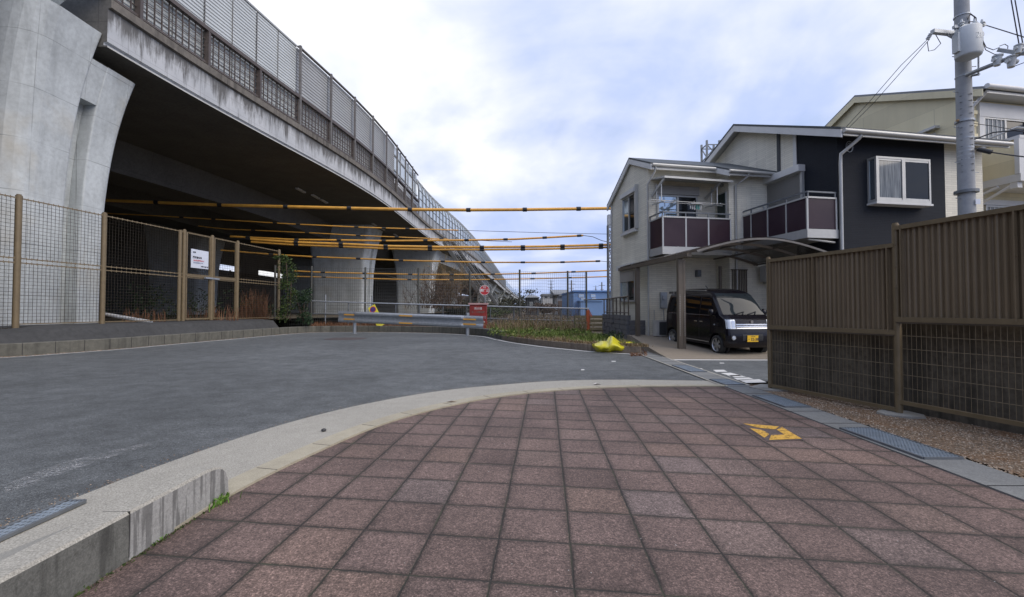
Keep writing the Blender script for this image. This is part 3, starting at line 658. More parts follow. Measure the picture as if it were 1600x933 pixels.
def near_pier():
    g = MB(); xl, xr, y0, y1, zb = -25.5, -16.85, 14.9, 18.5, .5
    def body(fy0, fy1, zt, inset, rs):      # fy = functions of t
        rings = []; n = 24
        for i in range(n):
            z = zb+(zt-zb)*i/(n-1); t = (z-zb)/11.5; X1 = xr+.95*t**3.2-inset; ya, yb = fy0(t), fy1(t); ring = []
            for (cx, cy, a0, r) in ((xl+.3, ya+.3, 180, .3), (X1-rs[0], ya+rs[0], 270, rs[0]), (X1-rs[1], yb-rs[1], 0, rs[1]), (xl+.3, yb-.3, 90, .3)):
                for j in range(5): a_ = radians(a0+j*22.5); ring.append(Vector((cx+r*cos(a_), cy+r*sin(a_), z)))
            rings.append(ring)
        g.sm = False; g.loft(rings, True, True)
    ga = lambda t: 16.72+.45*t**3; gb = lambda t: 17.42+.35*t**3; ye = lambda t: y1+.9*t**3
    body(lambda t: y0-.12*t**3, lambda t: ga(t)-.003, 12.0, 0, (.75, .10)); body(gb, ye, 11.0, .04, (.06, .30))
    body(lambda t: ga(t), lambda t: gb(t)-.003, 9.4, .55, (.02, .02)); body(lambda t: ga(t), lambda t: gb(t)-.003, 11.0, 8.2, (.02, .02))
    # lintel that closes the recess above
    zc0 = 9.4; rr = []
    for z in (9.4, 9.9, 10.4, 10.997):
        t = (z-zb)/11.5; X1 = xr+.95*t**3.2-.06; rr.append([Vector((X1-1.5, ga(t), z)), Vector((X1, ga(t), z)), Vector((X1, gb(t)-.004, z)), Vector((X1-1.5, gb(t)-.004, z))])
    g.loft(rr, True, True)
    return g.build('pier', M['pier'], via, label='large pale near pier with a recessed groove')
near_pier()
g = MB(); g.box((-22, 17.7, 11.0), (-17.0, 18.7, 11.53)); g.build('bearing', M['dark_conc'], via)
pier(-24.2, -18.0, 54, 58.2, .2, 11.8, 1.1); pier(-19.4, -13.7, 75, 79.5, .0, 11.8, 1.3); pier(-24, -16.3, 129, 134, 0, 11.8, 2.6, fly=2)
pier(-14, -9, 182, 188, 0, 11.8, 3.0, False); pier(-12.0, -6.2, 238, 246, 0, 11.8, 3.2, False); pier(-9, -3.8, 300, 308, 0, 11.8, 3.2, False); pier(-5, 0, 370, 378, 0, 11.8, 3.2, False)
pier(-44, -38, 54, 58, 0, 11.8, 1, False); pier(-40, -34, 78, 82, 0, 11.8, 1, False); pier(-44, -38, 22, 26, 0, 11.8, 1, False)
g = MB(); x = -13.35; g.tube([(x, 74.6, 1), (x, 74.6, 9)], .12, 8); g.build('drain_pipe', M['pipew'], via)
# dark backdrop wall and deck, added to close off bright sky underneath
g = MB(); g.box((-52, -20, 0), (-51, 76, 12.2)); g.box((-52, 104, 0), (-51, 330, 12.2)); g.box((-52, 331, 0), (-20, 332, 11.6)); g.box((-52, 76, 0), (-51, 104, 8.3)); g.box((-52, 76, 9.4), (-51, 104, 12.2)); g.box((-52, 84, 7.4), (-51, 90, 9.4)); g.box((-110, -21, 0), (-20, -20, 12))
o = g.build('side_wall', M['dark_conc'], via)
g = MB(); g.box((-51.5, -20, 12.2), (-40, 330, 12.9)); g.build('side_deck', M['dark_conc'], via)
# emergency stair
st = thing('emergency_stair', 'steep grey emergency staircase running down from the expressway edge', 'stairs', (-7, 66, 0))
p0 = AT(693, 384, 68); p1 = AT(762, 484, 64)
for dx in (0, 1.5):
    g = MB(); g.bar(p0+Vector((dx*.9, dx*.4, .6)), p1+Vector((dx*.9, dx*.4, .6)), .14, .55); g.build('stringer', M['stairgrey'], st)
g = MB()
for k in range(34):
    t = k/33; p = p0.lerp(p1, t)+Vector((0, 0, .6)); g.bar(p, p+Vector((1.35, .6, 0)), .32, .06)
g.build('treads', M['dark_conc'], st)
for dx in (0, 1.5):
    g = MB(); a_, b_ = p0+Vector((dx*.9, dx*.4, 1.9)), p1+Vector((dx*.9, dx*.4, 1.9)); g.tube([a_, b_], .05, 6); g.tube([a_-Vector((0, 0, .5)), b_-Vector((0, 0, .5))], .035, 6)
    for k in range(15): p = a_.lerp(b_, k/14); g.tube([p, p-Vector((0, 0, 1.0))], .035, 5)
    g.build('handrail', M['galvdark'], st)

# ================================================================== LEFT MESH FENCE
def FX(px):   # t on the fence line for an image column
    k = (px-800)/700; return (k*FENCE0.y-FENCE0.x)/(FD.x-k*FD.y)
def mesh_panel(g, A, B, z0, z1, dx, dz, r, n=3):
    A = Vector(A); B = Vector(B); L_ = (B-A).length; k = max(1, round(L_/dx))
    for i in range(k+1):
        p = A.lerp(B, i/k); g.tube([(p.x, p.y, z0), (p.x, p.y, z1)], r, n, cap=False)
    k = max(1, round((z1-z0)/dz))
    for i in range(k+1):
        z = z0+(z1-z0)*i/k; g.tube([(A.x, A.y, z), (B.x, B.y, z)], r, n, cap=False)
FT = 4.82; FB = .80; FM = 2.86
lf = thing('mesh_fence', 'tall brown wire mesh fence with a gate in front of the near viaduct pier', 'fence', FP(0, .7))
posts = [FX(27), FX(160), FX(286), FX(330), FX(370), FX(435)]
posts[0] = FX(25)
first = posts[0]-2.45
def fp(t, z=0): return FP(t, z)
allp = [first]+posts
FB0 = [.45, .60, .78, .80, .80, .80, .72]
for t, zb in zip(allp, FB0):
    g = MB(); big = .085
    g.tube([fp(t, zb), fp(t, FT+.06)], big, 10); g.tube([fp(t, FT+.06), fp(t, FT+.10)], big*.7, 10)
    g.build('post', M['brown2'], lf)
for (ta, tb, gate) in [(allp[i], allp[i+1], i in (3, 4)) for i in range(len(allp)-1)]:
    g = MB(); A = fp(ta+.09); B = fp(tb-.09)
    zb = .85 if ta > -1 else .62
    mesh_panel(g, A, B, FM+.06, FT-.03, .115, .115, .0062); mesh_panel(g, A, B, zb, FM-.10, .115, .115, .0062)
    g.build('mesh_panel', M['wire'], lf)
    for z in (FT-.02, FM+.05, FM-.09, zb):
        g = MB(); g.bar((A.x, A.y, z), (B.x, B.y, z), .03, .035)
        if z > 1: 
            for k in range(18): p = A.lerp(B, k/17); g.tube([(p.x+.012, p.y, z-.045), (p.x+.012, p.y, z+.045)], .012, 4)
        g.build('rail', M['brown2'], lf)
    if gate:
        g = MB()
        for tt in (ta+.13, tb-.13): g.bar(fp(tt, zb), fp(tt, FT-.02), .07, .07, (1, 0, 0))
        g.bar(fp(ta+.1, FM-.02), fp(tb-.1, FM-.02), .08, .08); g.bar(fp(ta+.1, zb+.03), fp(tb-.1, zb+.03), .07, .07); g.build('gate_frame', M['brown2'], lf)
g = MB(); p = fp(posts[3]-.05, FM-.05); g.box((p.x+.02, p.y-.5, p.z-.04), (p.x+.1, p.y+.5, p.z+.04)); g.build('gate_latch', M['galv'], lf)
# extra double post near the gate
g = MB(); g.tube([fp(posts[2]-.22, .8), fp(posts[2]-.22, FT+.03)], .075, 10); g.build('post', M['brown2'], lf)
# notice on the gate
def onf(px, py):     # point on the fence plane
    r = ray(px, py); n = Vector((FD.y, -FD.x, 0)); o = Vector((FENCE0.x, FENCE0.y, 0))+n*.06; c = Vector((0, 0, CAMH)); t = (o-c).dot(n)/r.dot(n); return c+r*t
q = [onf(298.5, 418), onf(325.5, 421), onf(326.0, 393.5), onf(299, 388.5)]
c0 = sum(q, Vector())/4
no = thing('notice_sheet', 'pale laminated notice tied to the mesh of the gate', 'notice', c0)
g = MB(); nn = Vector((FD.y, -FD.x, 0)); g.add(q+[p-nn*.02 for p in q], [(0, 1, 2, 3), (7, 6, 5, 4), (0, 4, 5, 1), (1, 5, 6, 2), (2, 6, 7, 3), (3, 7, 4, 0)]); g.build('sheet', M['paper'], no)
xd = (q[1]-q[0]).normalized(); xd.z = 0; wq = (q[1]-q[0]).length; hq = (q[3]-q[0]).length
def nt_(t, s, fx, fz, mt): text_mesh(t, s, q[0]+xd*wq*fx+Vector((0, 0, hq*fz)), xd, (0, 0, 1), mt, 'lettering', no, .004, .012, 'LEFT')
nt_('注意', hq*.10, .08, .82, M['btext']); nt_('関係者以外', hq*.12, .08, .56, M['btext']); nt_('立入禁止区域につき', hq*.08, .12, .40, M['signred']); nt_('立入をお断りします', hq*.07, .12, .28, M['bltext']); nt_('道路管理事務所', hq*.07, .55, .10, M['btext'])
# white pipe on the ground behind
g = MB(); a_ = AT(163, 491, 19.5); b_ = AT(236, 503.5, 18.6); g.tube([a_, b_], .08, 10); o = g.build('pipe', M['pipew'], loc=a_); tag(o, 'white plastic pipe lying on the ground behind the mesh fence', 'pipe')

# ================================================================== foliage generators
def blades(g, pts, h0, h1, wd, lean=.4, seg=1):
    for (x, y, z) in pts:
        h = random.uniform(h0, h1); a_ = random.uniform(0, 2*pi); l = random.uniform(0, lean)*h; b_ = random.uniform(0, 2*pi)
        w_ = wd*random.uniform(.6, 1.3); dx, dy = cos(a_)*w_/2, sin(a_)*w_/2; lx, ly = cos(b_)*l, sin(b_)*l
        g.add([(x-dx, y-dy, z), (x+dx, y+dy, z), (x+dx*.7+lx*.35, y+dy*.7+ly*.35, z+h*.6), (x-dx*.7+lx*.35, y-dy*.7+ly*.35, z+h*.6), (x+lx, y+ly, z+h)], [(0, 1, 2, 3), (3, 2, 4)])
def leaves(g, c, rad, n, size, clump=0, flat=1.0):
    cl = [Vector((random.gauss(0, .45), random.gauss(0, .45), random.gauss(0, .45))) for _ in range(clump)] if clump else None
    for _ in range(n):
        if cl:
            b = random.choice(cl); v = b+Vector((random.gauss(0, .16), random.gauss(0, .16), random.gauss(0, .16)))
        else:
            while True:
                v = Vector((random.uniform(-1, 1), random.uniform(-1, 1), random.uniform(-1, 1)))
                if v.length < 1: break
        p = Vector(c)+Vector((v.x*rad[0], v.y*rad[1], v.z*rad[2]))
        s_ = size*random.uniform(.6, 1.4); a_ = Vector((random.gauss(0, 1), random.gauss(0, 1), random.gauss(0, 1))).normalized(); b_ = a_.orthogonal().normalized(); c_ = a_.cross(b_)
        g.add([p-b_*s_, p-c_*s_*.5, p+b_*s_, p+c_*s_*.5], [(0, 1, 2, 3)])
def twigs(g, c, n, h, spread, r=.02, sub=4):
    for _ in range(n):
        a_ = random.uniform(0, 2*pi); p = Vector(c)+Vector((random.gauss(0, spread*.4), random.gauss(0, spread*.4), 0)); d = Vector((cos(a_)*random.uniform(0, .6), sin(a_)*random.uniform(0, .6), 1)).normalized()
        hh_ = h*random.uniform(.5, 1); pts = [p]; 
        for k in range(3): d = (d+Vector((random.gauss(0, .18), random.gauss(0, .18), 0))).normalized(); pts.append(pts[-1]+d*hh_/3)
        g.tube(pts, r, 3, r*.3, False)
        for _ in range(sub):
            k = random.randint(1, 3); q_ = pts[k]; e_ = (d+Vector((random.gauss(0, .8), random.gauss(0, .8), random.gauss(0, .3)))).normalized(); g.tube([q_, q_+e_*hh_*.25], r*.5, 3, r*.2, False)
# ivy on fence end + shrub
iv = thing('ivy', 'green ivy climbing over the end post of the left mesh fence', 'ivy', (-13.5, 26, .7))
g = MB(); c = AT(452, 450, 25.6); 
g.tube([AT(449, 500, 25.8), AT(450, 455, 25.8), AT(447, 408, 25.8)], .03, 5); g.tube([AT(453, 500, 25.8), AT(455, 440, 25.8)], .02, 5); g.build('stem', M['twig'], iv)
g = MB()
for k in range(26):
    t = k/25; px = 450+random.uniform(-9, 9); py = 405+t*92; cc = AT(px, py, 25.8+random.uniform(-.3, .3)); leaves(g, cc, (.30+.12*t, .3, .28), 70, .055)
for k in range(5): leaves(g, AT(443-k*3, 401+k*.5, 25.6), (.22, .2, .14), 40, .05)
g.build('foliage', M['ivy'], iv)
sh = thing('shrub', 'dark green leafy shrub at the foot of the ivy beside the kerb', 'shrub', AT(476, 505, 25.4))
g = MB(); 
for k in range(7): g.tube([AT(474, 505, 25.5), AT(474+random.uniform(-14, 14), 470+random.uniform(-10, 10), 25.5)], .02, 5)
g.build('stem', M['twig'], sh)
g = MB()
for k in range(24):
    px = 473+random.gauss(0, 6); py = random.uniform(452, 503); px += (py-470)*.10; leaves(g, AT(px, py, 25.5+random.uniform(-.4, .4)), (.26, .26, .22), 60, .055)
g.build('foliage', M['shrub'], sh)
# reeds behind fence, dead grass, dark bush
g = MB()
for (pa, pb, Yr, h) in ((377, 424, 26.5, 2.0), (190, 260, 20, .7), (290, 372, 22.5, .9)):
    pts = []
    for _ in range(240 if h > 1.5 else 90):
        px = random.choice([random.gauss(386, 5), random.gauss(399, 5), random.gauss(412, 5)]) if h > 1.5 else random.uniform(pa, pb)
        p = AT(px, 495, Yr+random.uniform(-.6, .6)); pts.append((p.x, p.y, .75))
    blades(g, pts, h*.4, h, .035, .35)
o = g.build('reeds', M['reed']); tag(o, 'rusty brown dead reeds growing behind the mesh fence', 'reeds', kind='stuff')
g = MB()
for _ in range(14):
    leaves(g, AT(random.uniform(170, 430), random.uniform(455, 492), random.uniform(30, 40)), (1.6, 1.2, 1.1), 110, .12)
o = g.build('undergrowth', M['shrub']); tag(o, 'dark undergrowth in the shade beneath the expressway', 'undergrowth', kind='stuff')

# ================================================================== CABLES with yellow sleeves
def cable(pts, Y, r, ylw, joints, label, dbl=False, dim=None):
    """pts: image points, left to right, all in the plane at distance Y"""
    P = [AT(x, y, Y) for x, y in pts]
    th = thing('barrier_cable', label, 'cable', P[-1], 'yellow sleeved cables strung across the road')
    g = MB(); g.tube(P, max(.018, r*.35), 5); g.build('wire', M['cable'], th)
    def at(px):
        for (x0, y0), (x1, y1) in zip(pts, pts[1:]):
            if x0 <= px <= x1: return AT(px, y0+(y1-y0)*(px-x0)/(x1-x0), Y)
        return P[-1]
    js = [ylw[0]]+[j for j in joints if ylw[0] < j < ylw[1]]+[ylw[1]]
    for a_, b_ in zip(js, js[1:]):
        g = MB(); mid = [at(a_+(b_-a_)*k/4) for k in range(5)]
        g.tube(mid, r, 8)
        if dbl: g.tube([p+Vector((0, .05, -2.1*r)) for p in mid], r*.85, 8)
        g.build('sleeve', M['orange'], th)
    for j in js[1:-1]:
        g = MB(); w_ = 3.3; a_, b_ = at(j-w_), at(j+w_); g.tube([a_, b_], r*1.35, 8)
        if dbl: g.tube([a_+Vector((0, .05, -2.1*r)), b_+Vector((0, .05, -2.1*r))], r*1.3, 8)
        g.build('joint', M['black'], th)
    return th
def jl(a, b, st, ph=0): 
    r_ = []; x = a+ph
    while x < b: r_.append(x); x += st
    return r_
cable([(120, 311.5), (165, 313), (345, 320.5), (545, 325.5), (642, 327.5), (732, 328.2), (820, 327.6), (962, 325.5)], 31, .11, (120, 962), [245, 344, 447, 546, 641, 732, 820, 904], 'highest and longest yellow sleeved cable over the road', False)
cable([(160, 333), (250, 337.5), (455, 350), (570, 355.5), (720, 360), (860, 364), (958, 366)], 34, .045, (160, 716), [284, 334, 430, 466, 557, 600, 637, 716], 'thin cable whose yellow sleeves stop halfway, just below the highest one')
cable([(310, 353), (345, 357.5), (476, 363.5), (560, 368), (690, 373.5), (800, 378)], 36, .04, (310, 700), [396, 480, 560, 620, 690], 'dim thin cable that fades out beside the viaduct fascia')
cable([(360, 369.5), (456, 374.5), (540, 375.5), (603, 376.5), (729, 375.3), (800, 374), (850, 371.5), (911, 368), (926, 370), (940, 376), (958, 380)], 33, .07, (360, 911), [388, 464, 530, 600, 665, 729, 790, 851, 905], 'yellow cable ending in a slack dark wire just above the thick doubled one')
cable([(345, 372), (392, 374), (456, 378.5), (540, 381.5), (603, 384.5), (680, 386), (753, 386.2), (850, 385.2), (960, 382.3)], 32, .085, (392, 960), [463, 533, 603, 672, 753, 817, 879, 939], 'thick doubled yellow cable in the middle of the bundle', True)
cable([(345, 391), (430, 398), (492, 401.5), (550, 403.8), (626, 407), (755, 410), (870, 410), (938, 408), (958, 410)], 33, .055, (345, 938), [424, 492, 560, 627, 692, 755, 817, 879, 934], 'single yellow cable between the doubled one and the two lowest')
cable([(460, 423.5), (500, 425.5), (560, 427), (654, 429), (740, 429.2), (840, 427), (958, 422.5)], 34, .05, (460, 950), [505, 570, 641, 706, 770, 834, 896], 'upper one of the two lowest yellow cables')
cable([(460, 432), (500, 433), (560, 435), (640, 437), (740, 437.3), (840, 435.5), (958, 432)], 35, .045, (460, 950), [506, 570, 640, 706, 769, 832, 890], 'lowest yellow cable just above the fence tops')
# lattice mast at right end
def lattice(th, x, y, z0, z1, w_, dz=.45, mat='galv', r=.03):
    cs = [(x-w_/2, y-w_/2), (x+w_/2, y-w_/2), (x+w_/2, y+w_/2), (x-w_/2, y+w_/2)]
    for cxy in cs:
        g = MB(); g.bar((*cxy, z0), (*cxy, z1), r*2, r*2, (1, 0, 0)); g.build('leg', M[mat], th)
    g = MB(); k = int((z1-z0)/dz)
    for i in range(k):
        za, zb = z0+dz*i, z0+dz*(i+1)
        for j in range(4):
            a_, b_ = cs[j], cs[(j+1) % 4]
            if i % 2: a_, b_ = b_, a_
            g.bar((*a_, za), (*b_, zb), r, r); g.bar((*a_, zb), (*b_, zb), r, r)
    g.build('bracing', M[mat], th)
mx_, my_ = AT(954.5, 480, 31.6).x, 31.6
ms = thing('lattice_mast', 'slim galvanised lattice mast holding the yellow cables beside the house', 'mast', (mx_, my_, 0))
lattice(ms, mx_, my_, 0, AT(955, 352, 31.6).z, .36, .55, 'galvdark', .045)
g = MB(); g.box((mx_-.2, my_-.2, AT(955, 352, 31.6).z), (mx_+.2, my_+.2, AT(955, 336, 31.6).z)); g.build('head', M['galv'], ms)
ml = thing('cable_post', 'grey steel post behind the near pier holding the cables', 'post', (AT(120, 480, 31.6).x, 31.6, .5)); 
g = MB(); x_ = AT(122, 480, 31).x; g.tube([(x_, 31, .5), (x_, 31, 9.2)], .14, 10); g.build('shaft', M['galvdark'], ml); g = MB(); g.box((x_-.3, 30.8, 9.2), (x_+.3, 31.2, 9.35)); g.build('cap', M['galvdark'], ml)

# ================================================================== REAR FENCES
rf = thing('mesh_fence', 'tall thin grey wire mesh fence standing behind the guardrail and weeds', 'fence', (-2, 29, .1))
RP = [(430, 28.0), (487, 28.2), (571, 28.6), (654, 29.0), (734, 29.4), (812, 29.8), (887, 30.2), (916, 30.3)]
tops = [416, 417, 419, 420, 424, 422.5, 424.5, 425.5]
pp = [AT(px, t, Y) for (px, Y), t in zip(RP, tops)]
for p in pp: 
    g = MB(); g.tube([(p.x, p.y, .0), (p.x, p.y, p.z+.05)], .065, 8); g.build('post', M['darkpost'], rf)
for a_, b_ in zip(pp, pp[1:]):
    g = MB(); mesh_panel(g, (a_.x, a_.y, 0), (b_.x, b_.y, 0), .2, min(a_.z, b_.z)-.02, .13, .20, .0065); g.build('mesh_panel', M['wiregrey'], rf)
lr = thing('pipe_railing', 'low grey pipe railing running behind the guardrail', 'railing', (-6, 27.6, .2))
rr = [(487, 470.5), (570, 473.3), (654, 475.7), (737, 477.8), (812, 480), (920, 482.3)]
A = [AT(px, py, 27.3) for px, py in rr]
g = MB(); g.tube(A, .04, 8); g.build('rail', M['galv'], lr)
g = MB(); g.tube([p-Vector((0, 0, .75)) for p in A], .03, 8); g.build('rail', M['galvdark'], lr)
for px in (508, 544, 581, 618, 655, 692, 729, 766, 803, 840, 877, 905):
    p = AT(px, 478, 27.3); g = MB(); zt = A[0].z+(A[-1].z-A[0].z)*(px-487)/433; tall = .42 if px in (508, 581) else .0
    g.tube([(p.x, p.y+.05, .1), (p.x, p.y+.05, zt+tall)], .04, 8); g.build('post', M['galvdark'] if not tall else M['galv'], lr)
g = MB(); mesh_panel(g, A[0], A[-1], .3, A[-1].z-.05, .12, .5, .006); g.build('mesh_panel', M['wiregrey'], lr)

# ================================================================== GUARDRAIL
gl, gr = G(554, 521.5), G(730.5, 525.0)
gd_ = thing('guardrail', 'galvanised W-beam guardrail with orange reflector strips at the road end', 'guardrail', ((gl.x+gr.x)/2, (gl.y+gr.y)/2, 0))
dv = (gr-gl).normalized(); nv = Vector((dv.y, -dv.x, 0))
for p in (gl, gr): 
    g = MB(); g.tube([p, (p.x, p.y, 1.15)], .09, 12); g.tube([p, (p.x, p.y, .02)], .14, 12); g.build('post', M['galv'], gd_)
La = gl-dv*.95; Lb = gr+dv*.9
tL, tR = AT(533, 486, La.y).z, AT(750, 494, Lb.y).z
prof = [(0, .0), (.03, .03), (.10, .06), (.10, .13), (.0, .20), (-.01, .24), (-.01, .30), (.0, .34), (.10, .41), (.10, .48), (.03, .53), (0, .56)]
Hb = .60
g = MB(); rings = []
for t in (0, .035, .12, .135, .5, .865, .88, .965, 1):
    p = La.lerp(Lb, t); z = tL+(tR-tL)*t-Hb; k = .35 if t < .13 or t > .87 else 1.0
    rings.append([p+nv*(.13+o*k+ (.0))+Vector((0, 0, z+h*Hb/.56)) for o, h in prof])
g.loft(rings, False); g.loft([[v-nv*.012 for v in r] for r in rings][::-1], False); g.build('beam', M['galv'], gd_)
for (t0, t1) in ((.045, .125), (.455, .545), (.875, .955)):
    for zf in (.17, .80):
        if .4 < t0 < .5 : of = .245; zz = zf
        else: of = .175; zz = .30 if zf < .5 else .70
        a_ = La.lerp(Lb, t0); b_ = La.lerp(Lb, t1); za = tL+(tR-tL)*t0-Hb; zb_ = tL+(tR-tL)*t1-Hb
        g = MB(); g.bar(a_+nv*of+Vector((0, 0, za+Hb*zz)), b_+nv*of+Vector((0, 0, zb_+Hb*zz)), .01, .075); g.build('reflector_strip', M['orange'], gd_)

# no parking board leaning
def quadslab(g, c, xd, yd, w_, h_, t_=.02):
    xd = Vector(xd).normalized(); yd = Vector(yd).normalized(); n = xd.cross(yd)
    P = [c-xd*w_/2-yd*h_/2, c+xd*w_/2-yd*h_/2, c+xd*w_/2+yd*h_/2, c-xd*w_/2+yd*h_/2]
    g.add([p+n*t_/2 for p in P]+[p-n*t_/2 for p in P], [(0, 1, 2, 3), (7, 6, 5, 4), (0, 4, 5, 1), (1, 5, 6, 2), (2, 6, 7, 3), (3, 7, 4, 0)]); return n
cb_ = AT(588, 494, 26.4); yd = (AT(580, 477.5, 26.6)-AT(597, 511, 26.2)).normalized(); xd = Vector((yd.z, 0, -yd.x)).normalized()
ws = thing('parking_sign', 'yellow tilted no-parking board with a blue round emblem behind the guardrail', 'sign', cb_)
g = MB(); quadslab(g, cb_, xd, yd, .46, 1.42); g.build('board', M['signyellow'], ws)
nrm = xd.cross(yd).normalized()
cc = cb_+yd*.47
def disc(g, c, xd, yd, r0, r1, n_, d=.014, n=24):
    A = [c+n_*d+xd*r0*cos(2*pi*k/n)+yd*r0*sin(2*pi*k/n) for k in range(n)]; B = [c+n_*d+xd*r1*cos(2*pi*k/n)+yd*r1*sin(2*pi*k/n) for k in range(n)]
    if r0 <= 0: g.add(B, [tuple(range(n))])
    else: g.loft([A, B])
g = MB(); disc(g, cc, xd, yd, 0, .19, nrm, .013); g.build('emblem', M['signblue'], ws)
g = MB(); disc(g, cc, xd, yd, .15, .19, nrm, .016); g.bar(cc+nrm*.016-xd*.12+yd*.12, cc+nrm*.016+xd*.12-yd*.12, .004, .03, xd.cross(yd)); g.build('red_ring', M['signred'], ws)
text_mesh('ご遠慮', .13, cb_-yd*.40+nrm*.012, xd, yd, M['btext'], 'lettering', ws, .003)
# red cabinet
rc = AT(747, 515, 24.6); rc.z = .20
cbx = thing('hydrant_cabinet', 'red metal fire hose cabinet with a pinkish lid behind the guardrail end', 'cabinet', rc)
hw = 13.2*24.6/700; zt = AT(747, 476, 24.6).z
g = MB(); g.box((rc.x-hw, rc.y, rc.z), (rc.x+hw, rc.y+.5, zt)); g.box((rc.x-hw+.03, rc.y-.015, rc.z+.06), (rc.x+hw-.03, rc.y-.001, zt-.04)); g.build('body', M['red'], cbx)
g = MB(); g.box((rc.x-hw-.06, rc.y-.08, zt), (rc.x+hw+.06, rc.y+.56, zt+.085)); g.build('lid', simple('pink_faded_lid', (.55, .33, .31), .5), cbx)
g = MB(); g.box((rc.x+hw-.1, rc.y-.04, rc.z+.6), (rc.x+hw-.06, rc.y-.016, rc.z+.75)); g.build('handle', M['galv'], cbx)
text_mesh('消火栓', .15, (rc.x, rc.y-.017, zt-.22), (1, 0, 0), (0, 0, 1), M['wtext'], 'lettering', cbx, .002)
text_mesh('ホース格納箱', .12, (rc.x, rc.y-.017, zt-.42), (1, 0, 0), (0, 0, 1), M['farbrown'], 'lettering', cbx, .002)
text_mesh('消防用', .12, (rc.x+.2, rc.y-.017, rc.z+.42), (1, 0, 0), (0, 0, 1), M['wtext'], 'lettering', cbx, .002)
# round red sign
sp0 = AT(757, 453.5, 27.0)
rs = thing('road_sign', 'round red prohibition sign with white lettering on a pole behind the cabinet', 'sign', (sp0.x, 27.05, 0))
rr_ = 8.0*27/700
g = MB(); g.tube([(sp0.x+.05, 27.08, 0), (sp0.x+.02, 27.08, sp0.z+.15)], .03, 8); g.build('pole', M['galv'], rs)
g = MB(); g.tube([(sp0.x, 27.02, sp0.z), (sp0.x, 27.05, sp0.z)], rr_, 28); g.build('disc', M['signred'], rs)
g = MB(); disc(g, Vector((sp0.x, 27.02, sp0.z)), Vector((1, 0, 0)), Vector((0, 0, 1)), rr_*.90, rr_*.99, Vector((0, -1, 0)), .006); g.build('white_rim', M['wtext'], rs)
text_mesh('通行止', rr_*.62, (sp0.x, 27.012, sp0.z-.02), (1, 0, 0), (0, 0, 1), M['wtext'], 'lettering', rs, .006)
text_mesh('車両', rr_*.30, (sp0.x, 27.012, sp0.z+rr_*.58), (1, 0, 0), (0, 0, 1), M['wtext'], 'lettering', rs, .002)
# orange marker post
om = AT(919, 512, 20.5); om.z = .15
g = MB(); z1 = AT(919, 484, 20.5).z; g.tube([(om.x, om.y, .15), (om.x, om.y, z1-.12), (om.x, om.y, z1-.03)], .085, 10); g.tube([(om.x, om.y, z1-.12), (om.x+.02, om.y, z1)], .085, 10, .03); g.add([(om.x+.09, om.y-.05, z1-.08), (om.x+.19, om.y-.05, z1-.33), (om.x+.09, om.y-.05, z1-.3)], [(0, 1, 2)])
o = g.build('marker_post', M['orangepost'], loc=om); tag(o, 'faded orange plastic marker post standing in the grass verge', 'post')
# yellow bag draped over the kerb
bc = G(956, 549.5, 0)
g = MB(); g.sm = True; W = 34; HH = 14
def bagpt(i, j):
    a_ = i/W; s_ = a_*2-1                      # across
    px = 929+a_*60
    top = 534.5
    if a_ < .35: top = 537.5-4*min(1, a_/.2)
    elif a_ < .48: top = 534-8.5*sin((a_-.35)/.13*pi/2)
    elif a_ < .68: top = 525.5+(a_-.48)/.2*9.5
    else: top = 535+(a_-.68)*6
    bot = 553.5-10*max(0, .16-a_)/.16-9*max(0, a_-.72)/.28+1.2*sin(a_*19)
    t = j/HH; py = top+(bot-top)*t
    Yb = 13.95-.55*sin(pi*min(1, t*1.05))*(.5+.5*sin(pi*a_))+.03*sin(a_*23+t*4)+.02*sin(t*13+a_*9)-.1*t
    return AT(px, py, Yb)
fr = [[bagpt(i, j) for i in range(W+1)] for j in range(HH+1)]
bk = [[p+Vector((0, .28+.2*(1-abs(2*j/HH-1)), 0)) for p in row] for j, row in enumerate(fr)]
g.loft(fr+bk[::-1]+[fr[0]], False)
g.add([fr[j][0] for j in range(HH+1)]+[bk[j][0] for j in range(HH, -1, -1)], [tuple(range(2*HH+2))]); g.add([fr[j][-1] for j in range(HH+1)]+[bk[j][-1] for j in range(HH, -1, -1)], [tuple(range(2*HH+2))])
g.tube([AT(978, 538, 13.75), AT(985, 536.5, 13.75), AT(989, 537.5, 13.8)], .07, 8, .035)
o = g.build('plastic_bag', M['bag'], loc=(bc.x, bc.y, 0)); tag(o, 'crumpled bright yellow plastic bag lying over the verge kerb', 'bag')

# ================================================================== VERGE VEGETATION
def inpoly(x, y, P):
    c = False; j = len(P)-1
    for i in range(len(P)):
        if (P[i][1] > y) != (P[j][1] > y) and x < (P[j][0]-P[i][0])*(y-P[i][1])/(P[j][1]-P[i][1])+P[i][0]: c = not c
        j = i
    return c
VP_ = offs(ISs, .12)+[(3.7, 16), (3.3, 20.5), (-.9, 21.4)]
gg = MB(); gdry = MB(); cnt = 0
while cnt < 15000:
    x = random.uniform(-1.2, 4.2); y = random.uniform(13.2, 21.4)
    if not inpoly(x, y, VP_): continue
    cnt += 1; clump = sin(x*2.3+1)*sin(y*1.7)+.5*sin(x*5.1+y*3)
    if clump > -.65+random.gauss(0, .45): blades(gg, [(x, y, .18)], .06, .18 if clump < .5 else .34, .035, .9)
    else: blades(gdry, [(x, y, .18)], .05, .22, .028, .9)
for _ in range(3800):   # dry fringe along the kerb and taller straw behind
    i = random.randint(0, len(ISs)-2); t = random.random(); x = ISs[i][0]+(ISs[i+1][0]-ISs[i][0])*t+random.gauss(.12, .09); y = ISs[i][1]+(ISs[i+1][1]-ISs[i][1])*t+abs(random.gauss(.10, .12)); blades(gdry, [(x, y, .20)], .04, .12, .025, 1.4)
